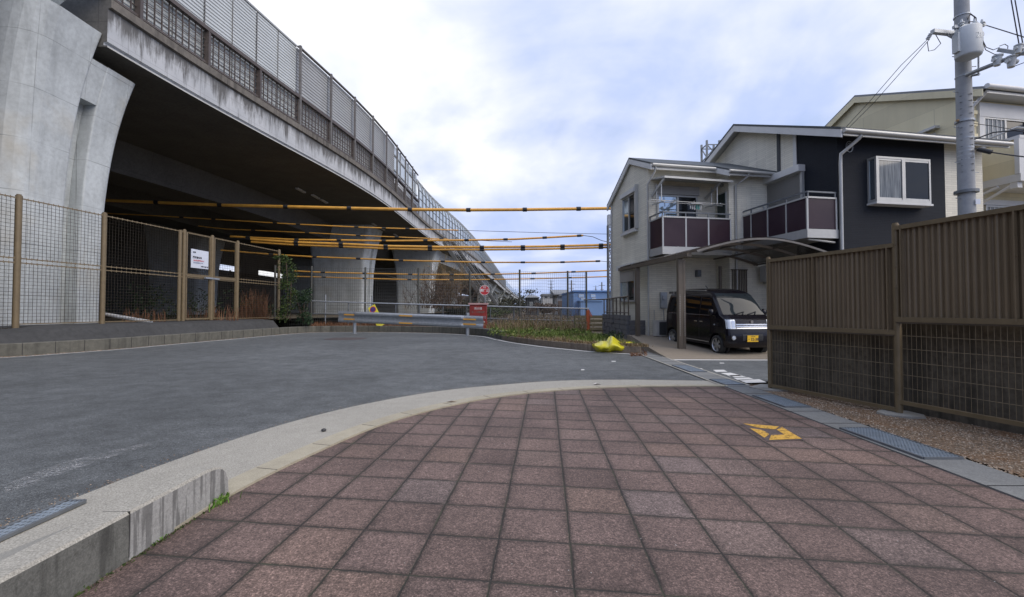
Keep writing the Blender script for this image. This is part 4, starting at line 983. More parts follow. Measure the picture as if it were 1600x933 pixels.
for _ in range(4200):
    x = random.uniform(-2.0, 3.4); y = random.uniform(19.8, 27); h = .35+.5*max(0, sin(x*1.9+y))
    if x < .1-(y-18.5)*.30 or (y > 24.3 and x < -.9): continue
    blades(gdry if random.random() < .75 else gg, [(x, y, .12)], h*.5, h, .028, .7)
for k in range(34):     # broad leaved tufts
    x, y = random.uniform(-.9, 2.9), random.uniform(17.0, 21)
    leaves(gg, (x, y, .36), (.24, .22, .18), 60, .045)
for k in range(60):     # pale seed heads
    x, y = random.uniform(-.6, 3.4), random.uniform(18.2, 21.5); h = random.uniform(.5, .95)
    gdry.tube([(x, y, .2), (x+.05, y, h)], .008, 3); leaves(gdry, (x+.06, y, h), (.06, .05, .14), 26, .022)
o = gg.build('grass', M['grass']); tag(o, 'green grass and weeds covering the kerbed verge', 'grass', kind='stuff')
o = gdry.build('dry_grass', M['dry']); tag(o, 'straw coloured dry grass along the verge and fence', 'grass', kind='stuff')
g = MB()
for _ in range(3200):
    x = random.uniform(-12, -1); y = 26.5+random.uniform(-.1, 1.2)-max(0, (x+6)*.25)
    blades(g, [(x, y, .27)], .08, .38, .03, .9)
o = g.build('dead_weeds', M['reed']); tag(o, 'brown dead weeds along the kerb behind the guardrail', 'weeds', kind='stuff')
g = MB()
for k in range(60): twigs(g, (random.uniform(-1, 5.0), random.uniform(31, 37), .1), 5, random.uniform(.7, 1.7), 1.2, .014, 5)
for k in range(50): leaves(g, (random.uniform(-2, 6), random.uniform(32, 42), random.uniform(.2, .7)), (.8, .5, .35), 36, .06)
o = g.build('scrub', M['twig']); tag(o, 'leafless brown scrub in the field beyond the mesh fence', 'scrub', kind='stuff')
# bare brush below the viaduct pier
br = thing('bare_bush', 'tall leafless reddish brown bush in front of the third pier', 'bush', AT(695, 480, 58))
g = MB(); twigs(g, AT(695, 482, 58), 120, 4.8, 4.5, .035, 9); twigs(g, AT(675, 482, 56), 60, 3.2, 3, .03, 8); g.build('branches', M['twig'], br)
tr = thing('bare_tree', 'slender bare tree with pale twigs beside the emergency staircase', 'tree', AT(700, 480, 62))
g = MB(); b0_ = AT(700, 482, 62); g.tube([b0_, b0_+Vector((.2, 0, 3)), b0_+Vector((-.1, 0, 5))], .09, 6, .05); g.build('trunk', M['twig'], tr)
g = MB(); twigs(g, b0_+Vector((0, 0, 1.5)), 70, 5.2, 2.2, .03, 8); g.build('crown', M['dry'], tr)
def bush(name, label, c, rad, n, size, mat, cat='bush'):
    th = thing(name, label, cat, (c[0], c[1], 0)); g = MB()
    g.tube([(c[0], c[1], 0), (c[0], c[1], c[2])], .06*rad[0], 5, .02)
    for k in range(4): g.tube([(c[0], c[1], c[2]*.4), (c[0]+random.uniform(-.6, .6)*rad[0], c[1], c[2]+rad[2]*.4)], .03*rad[0], 4, .01)
    g.build('trunk', M['twig'], th)
    g = MB(); leaves(g, c, rad, n, size, 16); g.build('crown', M[mat], th); return th
c = AT(729, 485, 48); bush('shrub', 'low dark hedge shrub behind the red cabinet', (c.x+2.2, 48, .9), (2.6, 1, .7), 900, .12, 'ivy')
c = AT(740, 478, 100); bush('bush', 'dense dull bush mass between the staircase foot and the red sign', (c.x, 100, 1.4), (10, 2, 1.8), 5000, .28, 'fartree')  # bush added to block the bright sky gap left below the viaduct
bush('tree', 'dark tree glimpsed through the gap under the expressway', (-58, 90, 7.6), (2, 15, 1.3), 2600, .22, 'fartree', 'tree')  # foliage added behind the backdrop opening so that less bright sky shows
c = AT(849, 470, 70); bush('bush', 'reddish brown bush in front of the dark roofed house', (c.x, 70, 1.6), (3.2, 2, .8), 1200, .16, 'twig')
c = AT(800, 470, 60); bush('bush', 'olive scrub bush beneath the far end of the viaduct', (c.x-1, 60, 1.2), (2.4, 2, .55), 900, .14, 'fartree')
c = AT(815, 465, 130); bush('tree', 'distant dull green tree at the end of the viaduct', (c.x, 130, 2.6), (1.8, 2, 1.5), 900, .25, 'fartree', 'tree')
c = AT(1010-22, 528, 17.2); th = bush('shrub', 'small dark evergreen shrub in front of the garden block wall', (AT(960, 518, 15.6).x, 15.6, .42), (.30, .25, .22), 300, .035, 'shrub', 'shrub')

# ================================================================== FAR BACKGROUND
def fbox(g, px0, px1, pyt, pyb, Y, depth, zb=None):
    a_, b_ = AT(px0, pyt, Y), AT(px1, pyb, Y); g.box((a_.x, Y, -.05 if zb is None else zb), (b_.x, Y+depth, a_.z)); return a_, b_
def win(th, px0, px1, py0, py1, Y, mat='glass', fr='farwhite'):
    a_, b_ = AT(px0, py0, Y), AT(px1, py1, Y); g = MB(); g.box((a_.x, Y-.12, b_.z), (b_.x, Y-.005, a_.z)); w_ = g.build('window', M[fr], th)
    g = MB(); d = (b_.x-a_.x)*.1; g.box((a_.x+d, Y-.14, b_.z+d), ((a_.x+b_.x)/2-d*.3, Y-.122, a_.z-d)); g.box(((a_.x+b_.x)/2+d*.3, Y-.14, b_.z+d), (b_.x-d, Y-.122, a_.z-d)); p = g.build('pane', M[mat], w_)
Y = 95; bx = AT(920, 480, Y)
bw = thing('warehouse', 'blue metal clad warehouse with small windows in the distance', 'warehouse', (bx.x, Y, 0))
g = MB(); fbox(g, 896, 962, 457, 492, Y, 22); g.build('wall', M['blue'], bw)
g = MB(); a_ = AT(895, 456.5, Y); b_ = AT(963, 456.5, Y); g.box((a_.x, Y-.3, a_.z), (b_.x, Y+22, a_.z+.35)); g.build('roof', simple('blue_roof', (.08, .17, .36), .5), bw)
g = MB(); a_ = AT(907, 471, Y-3); b_ = AT(941, 471, Y-3); g.box((a_.x, Y-3, -.05), (b_.x, Y-.01, a_.z)); g.box((a_.x-.2, Y-3.2, a_.z), (b_.x+.2, Y-.01, a_.z+.25)); g.build('annexe', M['blue'], bw)
for q in ((904, 912, 460, 465), (923, 930, 460, 465), (908, 914, 466, 470), (925, 931, 466, 470)): win(bw, *q, Y, 'glass_sky')
Y = 120; hx = AT(880, 480, Y)
h3 = thing('house', 'far pale house with grey roof and brown lower storey left of the blue warehouse', 'house', (hx.x, Y, 0))
g = MB(); fbox(g, 871, 890, 462, 490, Y, 9); g.build('wall', M['farwhite'], h3)
g = MB(); fbox(g, 872, 891, 470, 490, Y-.6, .59); g.build('lower_wall', M['farbrown'], h3)
g = MB(); a_, b_ = AT(865, 461, Y), AT(892, 461, Y); zt = AT(880, 450.5, Y).z; g.prism([(a_.x, Y-1), (b_.x, Y-1), (b_.x, Y+10), (a_.x, Y+10)], lambda x, y: a_.z, lambda x, y: a_.z+.3 if y < Y+5 else zt); g.build('roof', M['greyroof'], h3); win(h3, 878.5, 885, 465, 468, Y)
g = MB(); a_, b_, c_ = AT(872, 462.5, Y-1.2), AT(889, 462.5, Y-1.2), AT(881, 457, Y-1.2); g.add([a_, b_, c_, a_+Vector((0, 5, 0)), b_+Vector((0, 5, 0)), c_+Vector((0, 5, 0))], [(0, 1, 2), (0, 2, 5, 3), (2, 1, 4, 5)]); g.build('gable', M['greyroof'], h3)
Y = 140; h4 = thing('house', 'far flat roofed pale house between dark roofed one and the brown and white one', 'house', (AT(857, 480, Y).x, Y, 0))
g = MB(); fbox(g, 848, 866, 460, 490, Y, 9); g.build('wall', M['farwhite'], h4); g = MB(); fbox(g, 847, 867, 459, 460, Y-.5, 10, AT(0, 462, Y).z); g.build('roof', M['greyroof'], h4); win(h4, 851, 856, 463, 466, Y); win(h4, 859, 864, 463, 466, Y)
Y = 110; h5 = thing('house', 'far dark house with low hipped roof nearest the end of the viaduct', 'house', (AT(834, 480, Y).x, Y, 0))
g = MB(); fbox(g, 823, 842, 465, 492, Y, 9); g.build('wall', M['fardark'], h5); g = MB(); a_, b_ = AT(821, 465, Y), AT(844, 467, Y); g.add([(a_.x, Y-1, a_.z), (b_.x, Y-1, a_.z), (b_.x, Y+10, a_.z), (a_.x, Y+10, a_.z), (a_.x+.6, Y+3, a_.z+.65), (b_.x-1.2, Y+3, a_.z+.65)], [(0, 1, 5, 4), (1, 2, 5), (2, 3, 4, 5), (3, 0, 4), (0, 3, 2, 1)]); g.build('roof', M['greyroof'], h5)
win(h5, 827, 832, 472, 478, Y, 'glass_sky'); win(h5, 835, 839, 470, 474, Y)
Y = 135; h6 = thing('house', 'far cream strip of a house squeezed between pale house and blue warehouse', 'house', (AT(892, 480, Y).x, Y, 0)); g = MB(); fbox(g, 889, 897, 459, 490, Y, 8); g.build('wall', M['yellowcream'], h6); g = MB(); fbox(g, 888.5, 897.5, 458, 459, Y-.3, 9, AT(0, 459.5, Y).z); g.build('roof', M['greyroof'], h6)
Y = 128; h7 = thing('house', 'far narrow dark shed beside the pale gabled house', 'shed', (AT(868, 480, Y).x, Y, 0)); g = MB(); fbox(g, 866, 870, 461, 490, Y, 5); g.build('wall', M['fardark'], h7); g = MB(); fbox(g, 865.5, 870.5, 460, 461, Y-.3, 6, AT(0, 461.5, Y).z); g.build('roof', M['greyroof'], h7)
def pylon(px, top, Y, lab, w_=3):
    b = AT(px, 480, Y); zt = AT(px, top, Y).z; th = thing('pylon', lab, 'pylon', (b.x, Y, 0)); 
    g = MB()
    for sx in (-1, 1):
        for sy in (-1, 1): g.bar((b.x+sx*w_, Y+sy*w_, 0), (b.x, Y, zt), .35, .35)
    for k in range(9):
        f0 = 1-k/9; f1 = 1-(k+1)/9; g.bar((b.x-w_*f0, Y, zt*k/9), (b.x+w_*f1, Y, zt*(k+1)/9), .2, .2); g.bar((b.x+w_*f0, Y, zt*k/9), (b.x-w_*f1, Y, zt*(k+1)/9), .2, .2)
    g.build('tower', M['galvdark'], th); g = MB()
    for fz in (.75, .85, .95): g.bar((b.x-w_*1.3, Y, zt*fz), (b.x+w_*1.3, Y, zt*fz), .25, .25)
    g.build('cross_arm', M['galvdark'], th)
pylon(829, 452, 420, 'faint distant power pylon nearest the end of the viaduct', 4); pylon(861, 437, 420, 'faint distant power pylon above the flat roofed house', 2.5); pylon(931, 446, 500, 'faint distant power pylon behind the blue warehouse roof', 2.5)
for (px, top, Y_, lab) in ((893, 438, 105, 'thin utility pole between the far houses and the warehouse'), (940.5, 441, 125, 'thin utility pole rising behind the blue warehouse')):
    b = AT(px, 480, Y_); zt = AT(px, top, Y_).z; th = thing('utility_pole', lab, 'utility pole', (b.x, Y_, 0), 'distant utility poles'); g = MB(); g.tube([(b.x, Y_, 0), (b.x, Y_, zt)], .17, 8); g.build('shaft', M['postgrey'], th)
    g = MB(); g.bar((b.x-.9, Y_, zt-.9), (b.x+.9, Y_, zt-.9), .12, .12); g.bar((b.x-.6, Y_, zt-2.0), (b.x+.6, Y_, zt-2.0), .12, .12); g.build('crossarm', M['postgrey'], th)
for i, (px, py, Y_, rx, rz) in enumerate([(748, 474, 150, 16, 3.2), (806, 473, 240, 10, 4), (845, 475, 200, 12, 3.5), (905, 478, 180, 16, 3), (760, 478, 120, 7, 1.8), (735, 480, 95, 5, 1.4)]):  # first clump is added to fill a bright sky gap under the viaduct
    c = AT(px, py, Y_); bush('tree', ['low tree clump under the far viaduct piers', 'tree clump at the vanishing end of the viaduct', 'tree line behind the flat roofed house', 'tree line hidden behind the blue warehouse', 'low bush row beside the round red sign', 'low bush mass behind the red cabinet'][i], (c.x, Y_, max(1.0, c.z-.5)), (rx, 4, rz), 1500, .35*Y_/150, 'fartree', 'trees')

# ================================================================== HOUSE (dark and cream)
HO = Vector((10.1, 13.8, 0)); HU = Vector((cos(radians(9.7)), sin(radians(9.7)), 0)); HV = Vector((-HU.y, HU.x, 0))
def HP(a, b, z): return HO+HU*a+HV*b+Vector((0, 0, z))
def RH(v): return HP(v[0], v[1], v[2])
house = thing('house', 'two storey house with cream and navy walls, purple balconies and grey roofs', 'house', (10.1, 13.8, 0))
def hb(lo, hi, name, mat, par=house, label=None):
    g = MB(); g.box(lo, hi, RH); return g.build(name, mat, par, label=label)
SL = .43
# main block walls; gable polygon on side a=0
g = MB()
def gprism(a0, a1, prof, g=g): g.add([HP(a0, b, z) for b, z in prof]+[HP(a1, b, z) for b, z in prof], [tuple(range(len(prof))), tuple(range(len(prof), 2*len(prof)))[::-1]]+[(i, (i+1) % len(prof), (i+1) % len(prof)+len(prof), i+len(prof)) for i in range(len(prof))])
EA = 6.82; RB = 4.35; RZ = EA+SL*RB
gprism(.0, 5.6, [(1.62, 0), (1.62, EA+SL*1.62-.05), (RB, RZ-.05), (8.7, EA-.05), (8.7, 0)], g); g.build('wall', M['cream'], house)
g = MB(); gprism(.0, 4.05, [(0, 0), (0, EA-.05), (1.62, EA+SL*1.62-.05), (1.62, 0)], g); g.build('wall', M['navy'], house, label='dark navy clad corner of the house')
g = MB(); gprism(4.05, 5.6, [(0.02, 0), (0.02, EA-.05), (1.62, EA+SL*1.62-.05), (1.62, 0)], g); g.build('wall', M['cream'], house)
hb((-.03, 1.56, 3.6), (-.002, 1.70, EA+SL*1.62-.1), 'trim_strip', M['white']); hb((-.035, 2.30, 5.5), (-.002, 2.44, EA+SL*2.3-.06), 'trim_strip', M['fardark'])
# roof main
g = MB(); ov = .38; th_ = .12
def roofpoly(a0, a1, prof, t, g): gprism(a0, a1, prof+[(b, z-t) for b, z in prof[::-1]], g)
roofpoly(-ov, 5.9, [(-.5, EA-SL*.5+.16), (RB, RZ+.16), (9.2, RZ+.16-SL*(9.2-RB))], .07, g); g.build('roof', M['roof'], house)
g = MB(); roofpoly(-ov+.01, -ov+.06, [(-.5, EA-SL*.5+.085), (RB, RZ+.085), (9.2, RZ+.085-SL*(9.2-RB))], .24, g); g.build('bargeboard', M['white'], house)
g = MB(); roofpoly(-ov+.06, 5.9, [(-.44, EA-SL*.44+.085), (RB, RZ+.085), (9.1, RZ+.085-SL*(9.1-RB))], .09, g); g.build('eave_lining', M['alu'], house)
hb((-ov+.07, -.52, EA-SL*.5-.10), (5.9, -.46, EA-SL*.5+.07), 'fascia_board', M['alu'])
def gutter(par, P, Q, r=.065):
    g = MB(); g.tube([P, Q], r, 10); return g.build('gutter', M['alu'], par)
gutter(house, HP(-ov+.05, -.57, EA-SL*.5+.03), HP(5.9, -.57, EA-SL*.5+.00))
def pipe(P, r=.045, mat='alu', par=house, name='downpipe'):
    g = MB(); g.tube(P, r, 10); return g.build(name, M[mat], par)
pipe([HP(.30, -.55, EA-.28), HP(.25, -.50, EA-.38), HP(.03, -.10, EA-.72), HP(.03, -.08, EA-1.0), HP(.03, -.08, .3)], .05)
# cable loop on the wall
g = MB(); g.tube([HP(.42+.13*cos(k*pi/6), -.03, 6.38+.17*sin(k*pi/6)) for k in range(13)], .012, 5); g.tube([HP(.42+.10*cos(k*pi/6), -.03, 6.35+.14*sin(k*pi/6)) for k in range(13)], .01, 5); g.build('cable_coil', M['galv'], house)
# bay window
bay = MB(); bay.box((1.08, -.30, 4.62), (3.10, -.001, 4.72), RH); bay.box((1.08, -.30, 5.98), (3.10, -.001, 6.04), RH)
bay.box((1.08, -.30, 4.72), (1.15, -.24, 5.98), RH); bay.box((1.08, -.06, 4.72), (1.14, -.001, 5.98), RH); bay.box((3.04, -.30, 4.72), (3.10, -.24, 5.98), RH)
bay.box((2.03, -.30, 4.72), (2.15, -.24, 5.98), RH)
bay.box((1.15, -.285, 4.72), (2.03, -.25, 4.77), RH); bay.box((2.15, -.29, 4.72), (3.04, -.25, 4.77), RH); bay.box((1.15, -.285, 5.92), (2.03, -.25, 5.98), RH); bay.box((2.15, -.29, 5.92), (3.04, -.25, 5.98), RH)
bay.box((1.15, -.285, 4.77), (1.20, -.25, 5.92), RH)
bo = bay.build('bay_window', M['alu'], house)
hb((1.20, -.27, 4.77), (2.03, -.262, 5.92), 'pane', M['glass_curtain'], bo); hb((2.15, -.28, 4.77), (3.04, -.272, 5.92), 'pane', M['glass'], bo); hb((1.10, -.24, 4.74), (1.11, -.06, 5.96), 'pane', M['glass_sky'], bo); hb((3.06, -.24, 4.72), (3.07, -.02, 5.96), 'pane', M['glass'], bo)
hb((1.04, -.33, 4.56), (3.14, -.001, 4.62), 'sill', M['white'], bo)
# curtain behind left pane not visible (reflective)
# shutter window on the side wall
s0 = hb((-.07, 1.26, 3.7), (-.002, 3.02, 5.98), 'shutter_window', M['alu'])
g = MB()
for k in range(26): z = 5.0+k*.036; g.add([HP(-.075, 1.33, z), HP(-.075, 2.95, z), HP(-.095, 2.95, z+.014), HP(-.095, 1.33, z+.014), HP(-.075, 2.95, z+.034), HP(-.075, 1.33, z+.034)], [(0, 1, 2, 3), (3, 2, 4, 5)])
g.build('shutter', M['shutter'], s0)
g = MB(); g.box((-.26, 1.22, 5.98), (-.002, 3.06, 6.20), RH); g.build('shutter_box', M['white'], s0)
hb((-.078, 1.33, 3.75), (-.072, 2.95, 5.0), 'pane', M['glass'], s0)
hb((-.12, 1.24, 3.75), (-.072, 1.33, 5.98), 'frame', M['alu'], s0)
# balconies
def balcony(a0, a1, b0, b1, zf, zp, panels_front, panels_side, side, name='balcony'):
    """floor slab with fascia, smoked panels, white posts and a double handrail; open side at the wall"""
    g = MB(); g.box((a0, b0, zf), (a1, b1, zf+.27), RH); B = g.build(name, M['alu'], house)
    pz0, pz1 = zf+.29, zp
    def run(P, Q, n, ends=(True, True)):
        for k in range(n):
            A_ = P.lerp(Q, k/n); B_ = P.lerp(Q, (k+1)/n); d = (B_-A_).normalized()
            g = MB(); g.bar(A_+d*.025+Vector((0, 0, (pz0+pz1)/2)), B_-d*.025+Vector((0, 0, (pz0+pz1)/2)), .015, pz1-pz0); g.build('panel', M['purple'], B)
        for k in range(n+1):
            if (k == 0 and not ends[0]) or (k == n and not ends[1]): continue
            p = P.lerp(Q, k/n); g = MB(); g.bar(p+Vector((0, 0, zf+.27)), p+Vector((0, 0, pz1)), .05, .05, (1, 0, 0)); g.build('post', M['alu'], B)
        g = MB(); g.bar(P+Vector((0, 0, pz1+.025)), Q+Vector((0, 0, pz1+.025)), .07, .05); g.build('top_rail', M['alu'], B)
        g = MB(); g.bar(P+Vector((0, 0, pz1+.20)), Q+Vector((0, 0, pz1+.20)), .045, .045)
        for k in range(n*1+1): p = P.lerp(Q, min(.97, max(.03, k/n))); g.bar(p+Vector((0, 0, pz1+.04)), p+Vector((0, 0, pz1+.20)), .035, .035, (1, 0, 0))
        g.build('handrail', M['galvdark'], B)
    run(HP(a0+.04, b0+.04, 0), HP(a1-.04, b0+.04, 0), panels_front)
    if 'L' in side: run(HP(a0+.04, b1, 0), HP(a0+.04, b0+.04, 0), panels_side, (True, False))
    return B
B1 = balcony(-1.12, -.02, -.02, 3.3, 3.50, 4.72, 1, 4, 'L')
pipe([HP(-1.0, .1, 3.47), HP(-.1, .05, 3.38)], .035, 'alu')
B2 = balcony(-4.42, -1.70, 2.68, 3.68, 3.26, 4.56, 3, 1, 'L')
pipe([HP(-4.1, 2.8, 3.24), HP(-4.44, 3.6, 3.08)], .035, 'alu')
# wing
WA = -4.42; WB = 3.7; WE = 6.74; WR = 5.15; WRZ = WE+SL*(WR-WB)
g = MB(); gprism(WA, -.002, [(WB, 0), (WB, WE), (WR, WRZ), (7.25, WRZ-SL*1.55*(7.25-WR)+.6), (7.25, 0)], g)
g.build('wall', M['cream'], house)
JB = 2.90; JZ = WE-SL*(WB-JB)
g = MB(); gprism(-1.66, -.003, [(JB, 0), (JB, JZ), (WB-.002, WE), (WB-.002, 0)], g); g.build('wall', M['cream'], house)
RS2 = (7.72-6.36)/(7.46-5.13)
g = MB(); t0 = WRZ+.14; roofpoly(WA-.12, -.004, [(WB-.42, t0-SL*(WR-WB+.42)), (WR, t0), (7.55, t0-RS2*(7.55-WR))], .06, g); g.build('roof', M['roof'], house)
g = MB(); roofpoly(-1.95, -.5+.5-.006, [(JB-.42, t0-SL*(WR-JB+.42)), (WB-.42, t0-SL*(WR-WB+.42)+.001)], .06, g); g.build('roof', M['roof'], house)
g = MB(); roofpoly(-1.95, -1.90, [(JB-.42, t0-.065-SL*(WR-JB+.42)), (WB-.42, t0-.065-SL*(WR-WB+.42))], .20, g); g.build('bargeboard', M['white'], house)
g = MB(); roofpoly(WA-.12, WA-.06, [(WB-.42, t0-.065-SL*(WR-WB+.42)), (WR, t0-.065), (7.55, t0-.065-RS2*(7.55-WR))], .20, g); g.build('bargeboard', M['white'], house)
g = MB(); roofpoly(WA-.055, -.006, [(WB-.38, t0-.066-SL*(WR-WB+.38)), (WR, t0-.066), (7.5, t0-.066-RS2*(7.5-WR))], .07, g); g.build('eave_lining', M['alu'], house)
g = MB(); roofpoly(-1.90, -.007, [(JB-.38, t0-.066-SL*(WR-JB+.38)), (WB-.4, t0-.066-SL*(WR-WB+.4))], .07, g); g.build('eave_lining', M['alu'], house)
ze = t0-SL*(WR-WB+.42); hb((WA-.05, WB-.43, ze-.26), (-1.92, WB-.40, ze-.06), 'fascia_board', M['alu']); gutter(house, HP(WA-.08, WB-.49, ze-.10), HP(-1.97, WB-.49, ze-.13), .055)
zj = t0-SL*(WR-JB+.42); hb((-1.93, JB-.43, zj-.24), (-.05, JB-.40, zj-.06), 'fascia_board', M['alu']); gutter(house, HP(-1.97, JB-.49, zj-.10), HP(.12, JB-.49, zj-.12), .055)
pipe([HP(WA+.06, WB-.47, ze-.16), HP(WA+.04, WB-.42, ze-.35), HP(WA-.06, WB-.05, ze-.72), HP(WA-.06, WB-.05, .3)], .035)
pipe([HP(-1.2, JB-.47, zj-.16), HP(-1.2, JB-.44, zj-.25), HP(-1.42, JB-.06, zj-.5), HP(-1.42, JB-.06, .3)], .04)
pipe([HP(WA-.03, 7.22, 6.0), HP(WA-.03, 7.30, .3)], .035)
pipe([HP(-.32, JB-.03, 5.2), HP(-.25, JB-.05, 5.1), HP(-.22, JB-.05, 4.6)], .03)
# side wall windows (plane a = WA)
def winA(a, b0, b1, z0, z1, split=True, name='window', m1='glass_sky', m2='glass', par=house):
    g = MB(); f_ = .07
    g.box((a-.09, b0, z0), (a-.001, b0+f_, z1), RH); g.box((a-.09, b1-f_, z0), (a-.001, b1, z1), RH); g.box((a-.09, b0+f_, z1-f_), (a-.001, b1-f_, z1), RH); g.box((a-.09, b0+f_, z0), (a-.001, b1-f_, z0+f_), RH)
    bm = (b0+b1)/2
    if split: g.box((a-.08, bm-.03, z0+f_), (a-.001, bm+.03, z1-f_), RH)
    w_ = g.build(name, M['alu'], par)
    if split: hb((a-.04, b0+f_, z0+f_), (a-.03, bm-.03, z1-f_), 'pane', M[m2], w_); hb((a-.05, bm+.03, z0+f_), (a-.04, b1-f_, z1-f_), 'pane', M[m1], w_)
    else: hb((a-.04, b0+f_, z0+f_), (a-.03, b1-f_, z1-f_), 'pane', M[m2], w_)
    return w_
def winB(b, a0, a1, z0, z1, m1='glass_sky', m2='glass', par=house, name='window'):
    g = MB(); f_ = .06
    g.box((a0, b-.08, z0), (a0+f_, b-.001, z1), RH); g.box((a1-f_, b-.08, z0), (a1, b-.001, z1), RH); g.box((a0+f_, b-.08, z1-f_), (a1-f_, b-.001, z1), RH); g.box((a0+f_, b-.08, z0), (a1-f_, b-.001, z0+f_), RH)
    am = (a0+a1)/2; g.box((am-.04, b-.085, z0+f_), (am+.04, b-.001, z1-f_), RH); w_ = g.build(name, M['alu'], par)
    hb((a0+f_, b-.05, z0+f_), (am-.04, b-.04, z1-f_), 'pane', M[m1], w_); hb((am+.04, b-.04, z0+f_), (a1-f_, b-.03, z1-f_), 'pane', M[m2], w_); return w_
w1 = winA(WA, 4.68, 5.92, 4.50, 5.98); hb((WA-.16, 4.62, 5.98), (WA-.001, 6.0, 6.15), 'shutter_box', M['white'], w1); hb((WA-.14, 4.62, 4.40), (WA-.001, 5.98, 4.50), 'sill', M['white'], w1); hb((WA-.12, 4.55, 4.5), (WA-.001, 4.67, 6.25), 'shutter_rail', M['alu'], w1)
w2 = winA(WA, 4.75, 6.2, 1.62, 2.95); hb((WA-.20, 4.68, 2.96), (WA-.001, 6.3, 3.16), 'shutter_box', M['white'], w2)
g = MB(); g.box((WA-.10, 4.82, 2.45), (WA-.085, 6.13, 2.88), RH); g.build('shutter', M['shutter'], w2)
w3 = winB(WB, -4.10, -2.46, 3.6, 5.62); hb((-4.14, WB-.14, 5.63), (-2.42, WB-.001, 5.95), 'shutter_box', M['shutter'], w3)
# jog louvre window
g = MB(); g.box((-1.70, 3.02, 4.62), (-1.662, 3.55, 5.68), RH); wj = g.build('window', M['alu'], house); g = MB(); g.box((-1.712, 3.06, 4.66), (-1.702, 3.51, 5.64), RH); g.build('pane', M['greenglass'], wj)
g = MB(); g.tube([HP(-1.66, 3.25, 6.0), HP(-1.74, 3.25, 5.96)], .07, 10); g.build('vent_cap', M['galv'], house)
# balcony awning and laundry rods
g = MB(); g.add([HP(-4.35, 2.62, 6.02), HP(-1.68, 2.62, 5.98), HP(-1.68, 3.69, 6.16), HP(-4.35, 3.69, 6.20), HP(-4.35, 2.62, 5.95), HP(-1.68, 2.62, 5.91), HP(-1.68, 3.69, 6.13), HP(-4.35, 3.69, 6.17)], [(0, 1, 2, 3), (7, 6, 5, 4), (0, 4, 5, 1), (1, 5, 6, 2), (3, 7, 4, 0)]); aw = g.build('awning', M['alu'], house)
for a_ in (-4.3, -2.1):
    g = MB(); g.bar(HP(a_, 2.7, 5.97), HP(a_, 3.65, 5.55), .05, .10); g.bar(HP(a_, 2.95, 5.9), HP(a_, 2.95, 5.15), .03, .03); g.bar(HP(a_, 3.3, 5.9), HP(a_, 3.3, 5.15), .03, .03); g.bar(HP(a_, 2.75, 5.15), HP(a_, 3.65, 5.22), .04, .04); g.build('bracket', M['alu'], aw)
for b_, z_ in ((2.85, 5.20), (3.15, 5.22)):
    g = MB(); g.tube([HP(-4.75, b_, z_+.0), HP(-1.75, b_, z_-.05)], .016, 6); o = g.build('laundry_pole', M['alu'], loc=HP(-3, b_, z_)); tag(o, ['laundry pole on the balcony nearer the street, carrying the clothes pegs', 'laundry pole on the balcony nearer the house wall'][int(b_ > 3)], 'pole', 'laundry poles on the balcony')
ph = thing('peg_hanger', 'teal and white peg hanger hanging from the balcony laundry pole', 'hanger', HP(-3.1, 2.85, 5.1)); g = MB(); g.bar(HP(-3.3, 2.8, 5.09), HP(-2.85, 2.8, 5.09), .25, .02); g.tube([HP(-3.08, 2.85, 5.1), HP(-3.08, 2.85, 5.24)], .006, 5); g.build('frame', M['white'], ph)
for k in range(6):
    g = MB(); a_ = -3.28+k*.08; g.box((a_, 2.78, 4.93-.02*(k % 3)), (a_+.035, 2.81, 5.08), RH); g.build('peg', M['clothgreen'] if k in (3, 4) else M['white'], ph)
# steel frame on roof behind
rfm = thing('rooftop_frame', 'small galvanised lattice frame showing behind the lower roof', 'steel frame', HP(-1.6, 9.5, 6))
P0 = AT(1110, 240, 27); 
lattice(rfm, P0.x, 27, 0.0, AT(1110, 223, 27).z, .75, .8, 'galvdark', .05)
# utility meter and ac
mt = MB(); mt.box((-4.0, 3.60, 1.35), (-3.75, 3.699, 1.95), RH); mt.tube([HP(-3.88, 3.55, 1.75), HP(-3.88, 3.6, 1.75)], .09, 12); mt.tube([HP(-3.9, 3.62, 1.3), HP(-3.85, 3.62, .4)], .02, 6); o = mt.build('meter_box', M['galv'], house)
mt = MB(); mt.tube([HP(-4.28+.0, 3.6, 1.3), HP(-4.28, 3.6, .3)], .02, 6); mt.build('conduit', M['alu'], house)
lp = MB(); lp.box((-2.55, 3.52, 2.55), (-2.40, 3.699, 2.80), RH); lp.build('wall_lamp', M['galvdark'], house)
g = MB()
for k in range(9): g.box((-1.62+.07*k, 2.80, 1.75), (-1.59+.07*k, 2.83, 2.75), RH)
g.box((-1.64, 2.79, 1.72), (-1.0, 2.86, 1.76), RH); g.box((-1.64, 2.79, 2.74), (-1.0, 2.86, 2.78), RH); g.build('window_bars', M['brown'], house)
def ac(a0, b0, z0, label):
    p = HP(a0, b0, z0); th = thing('air_conditioner', label, 'air conditioner', p)
    g = MB(); g.box((a0, b0, z0+.06), (a0+.82, b0+.30, z0+.62), RH); g.build('casing', M['acwhite'], th)
    g = MB(); g.box((a0+.10, b0-.02, z0+.10), (a0+.60, b0-.001, z0+.56), RH)
    g.build('grille', M['acgrille'], th)
    for aa in (.12, .66):
        g = MB(); g.box((a0+aa, b0, z0), (a0+aa+.08, b0+.3, z0+.06), RH); g.build('foot', M['footing'], th)
    return th
ac(-4.50, 3.0, .30, 'beige outdoor air conditioner unit standing by the house wall behind the van')
ac(-.62, 2.35, 2.25, 'outdoor unit mounted high under the carport roof by the fence end')
# door region beneath
hb((-.06, 1.9, .3), (-.002, 2.8, 2.3), 'door', M['fardark'])

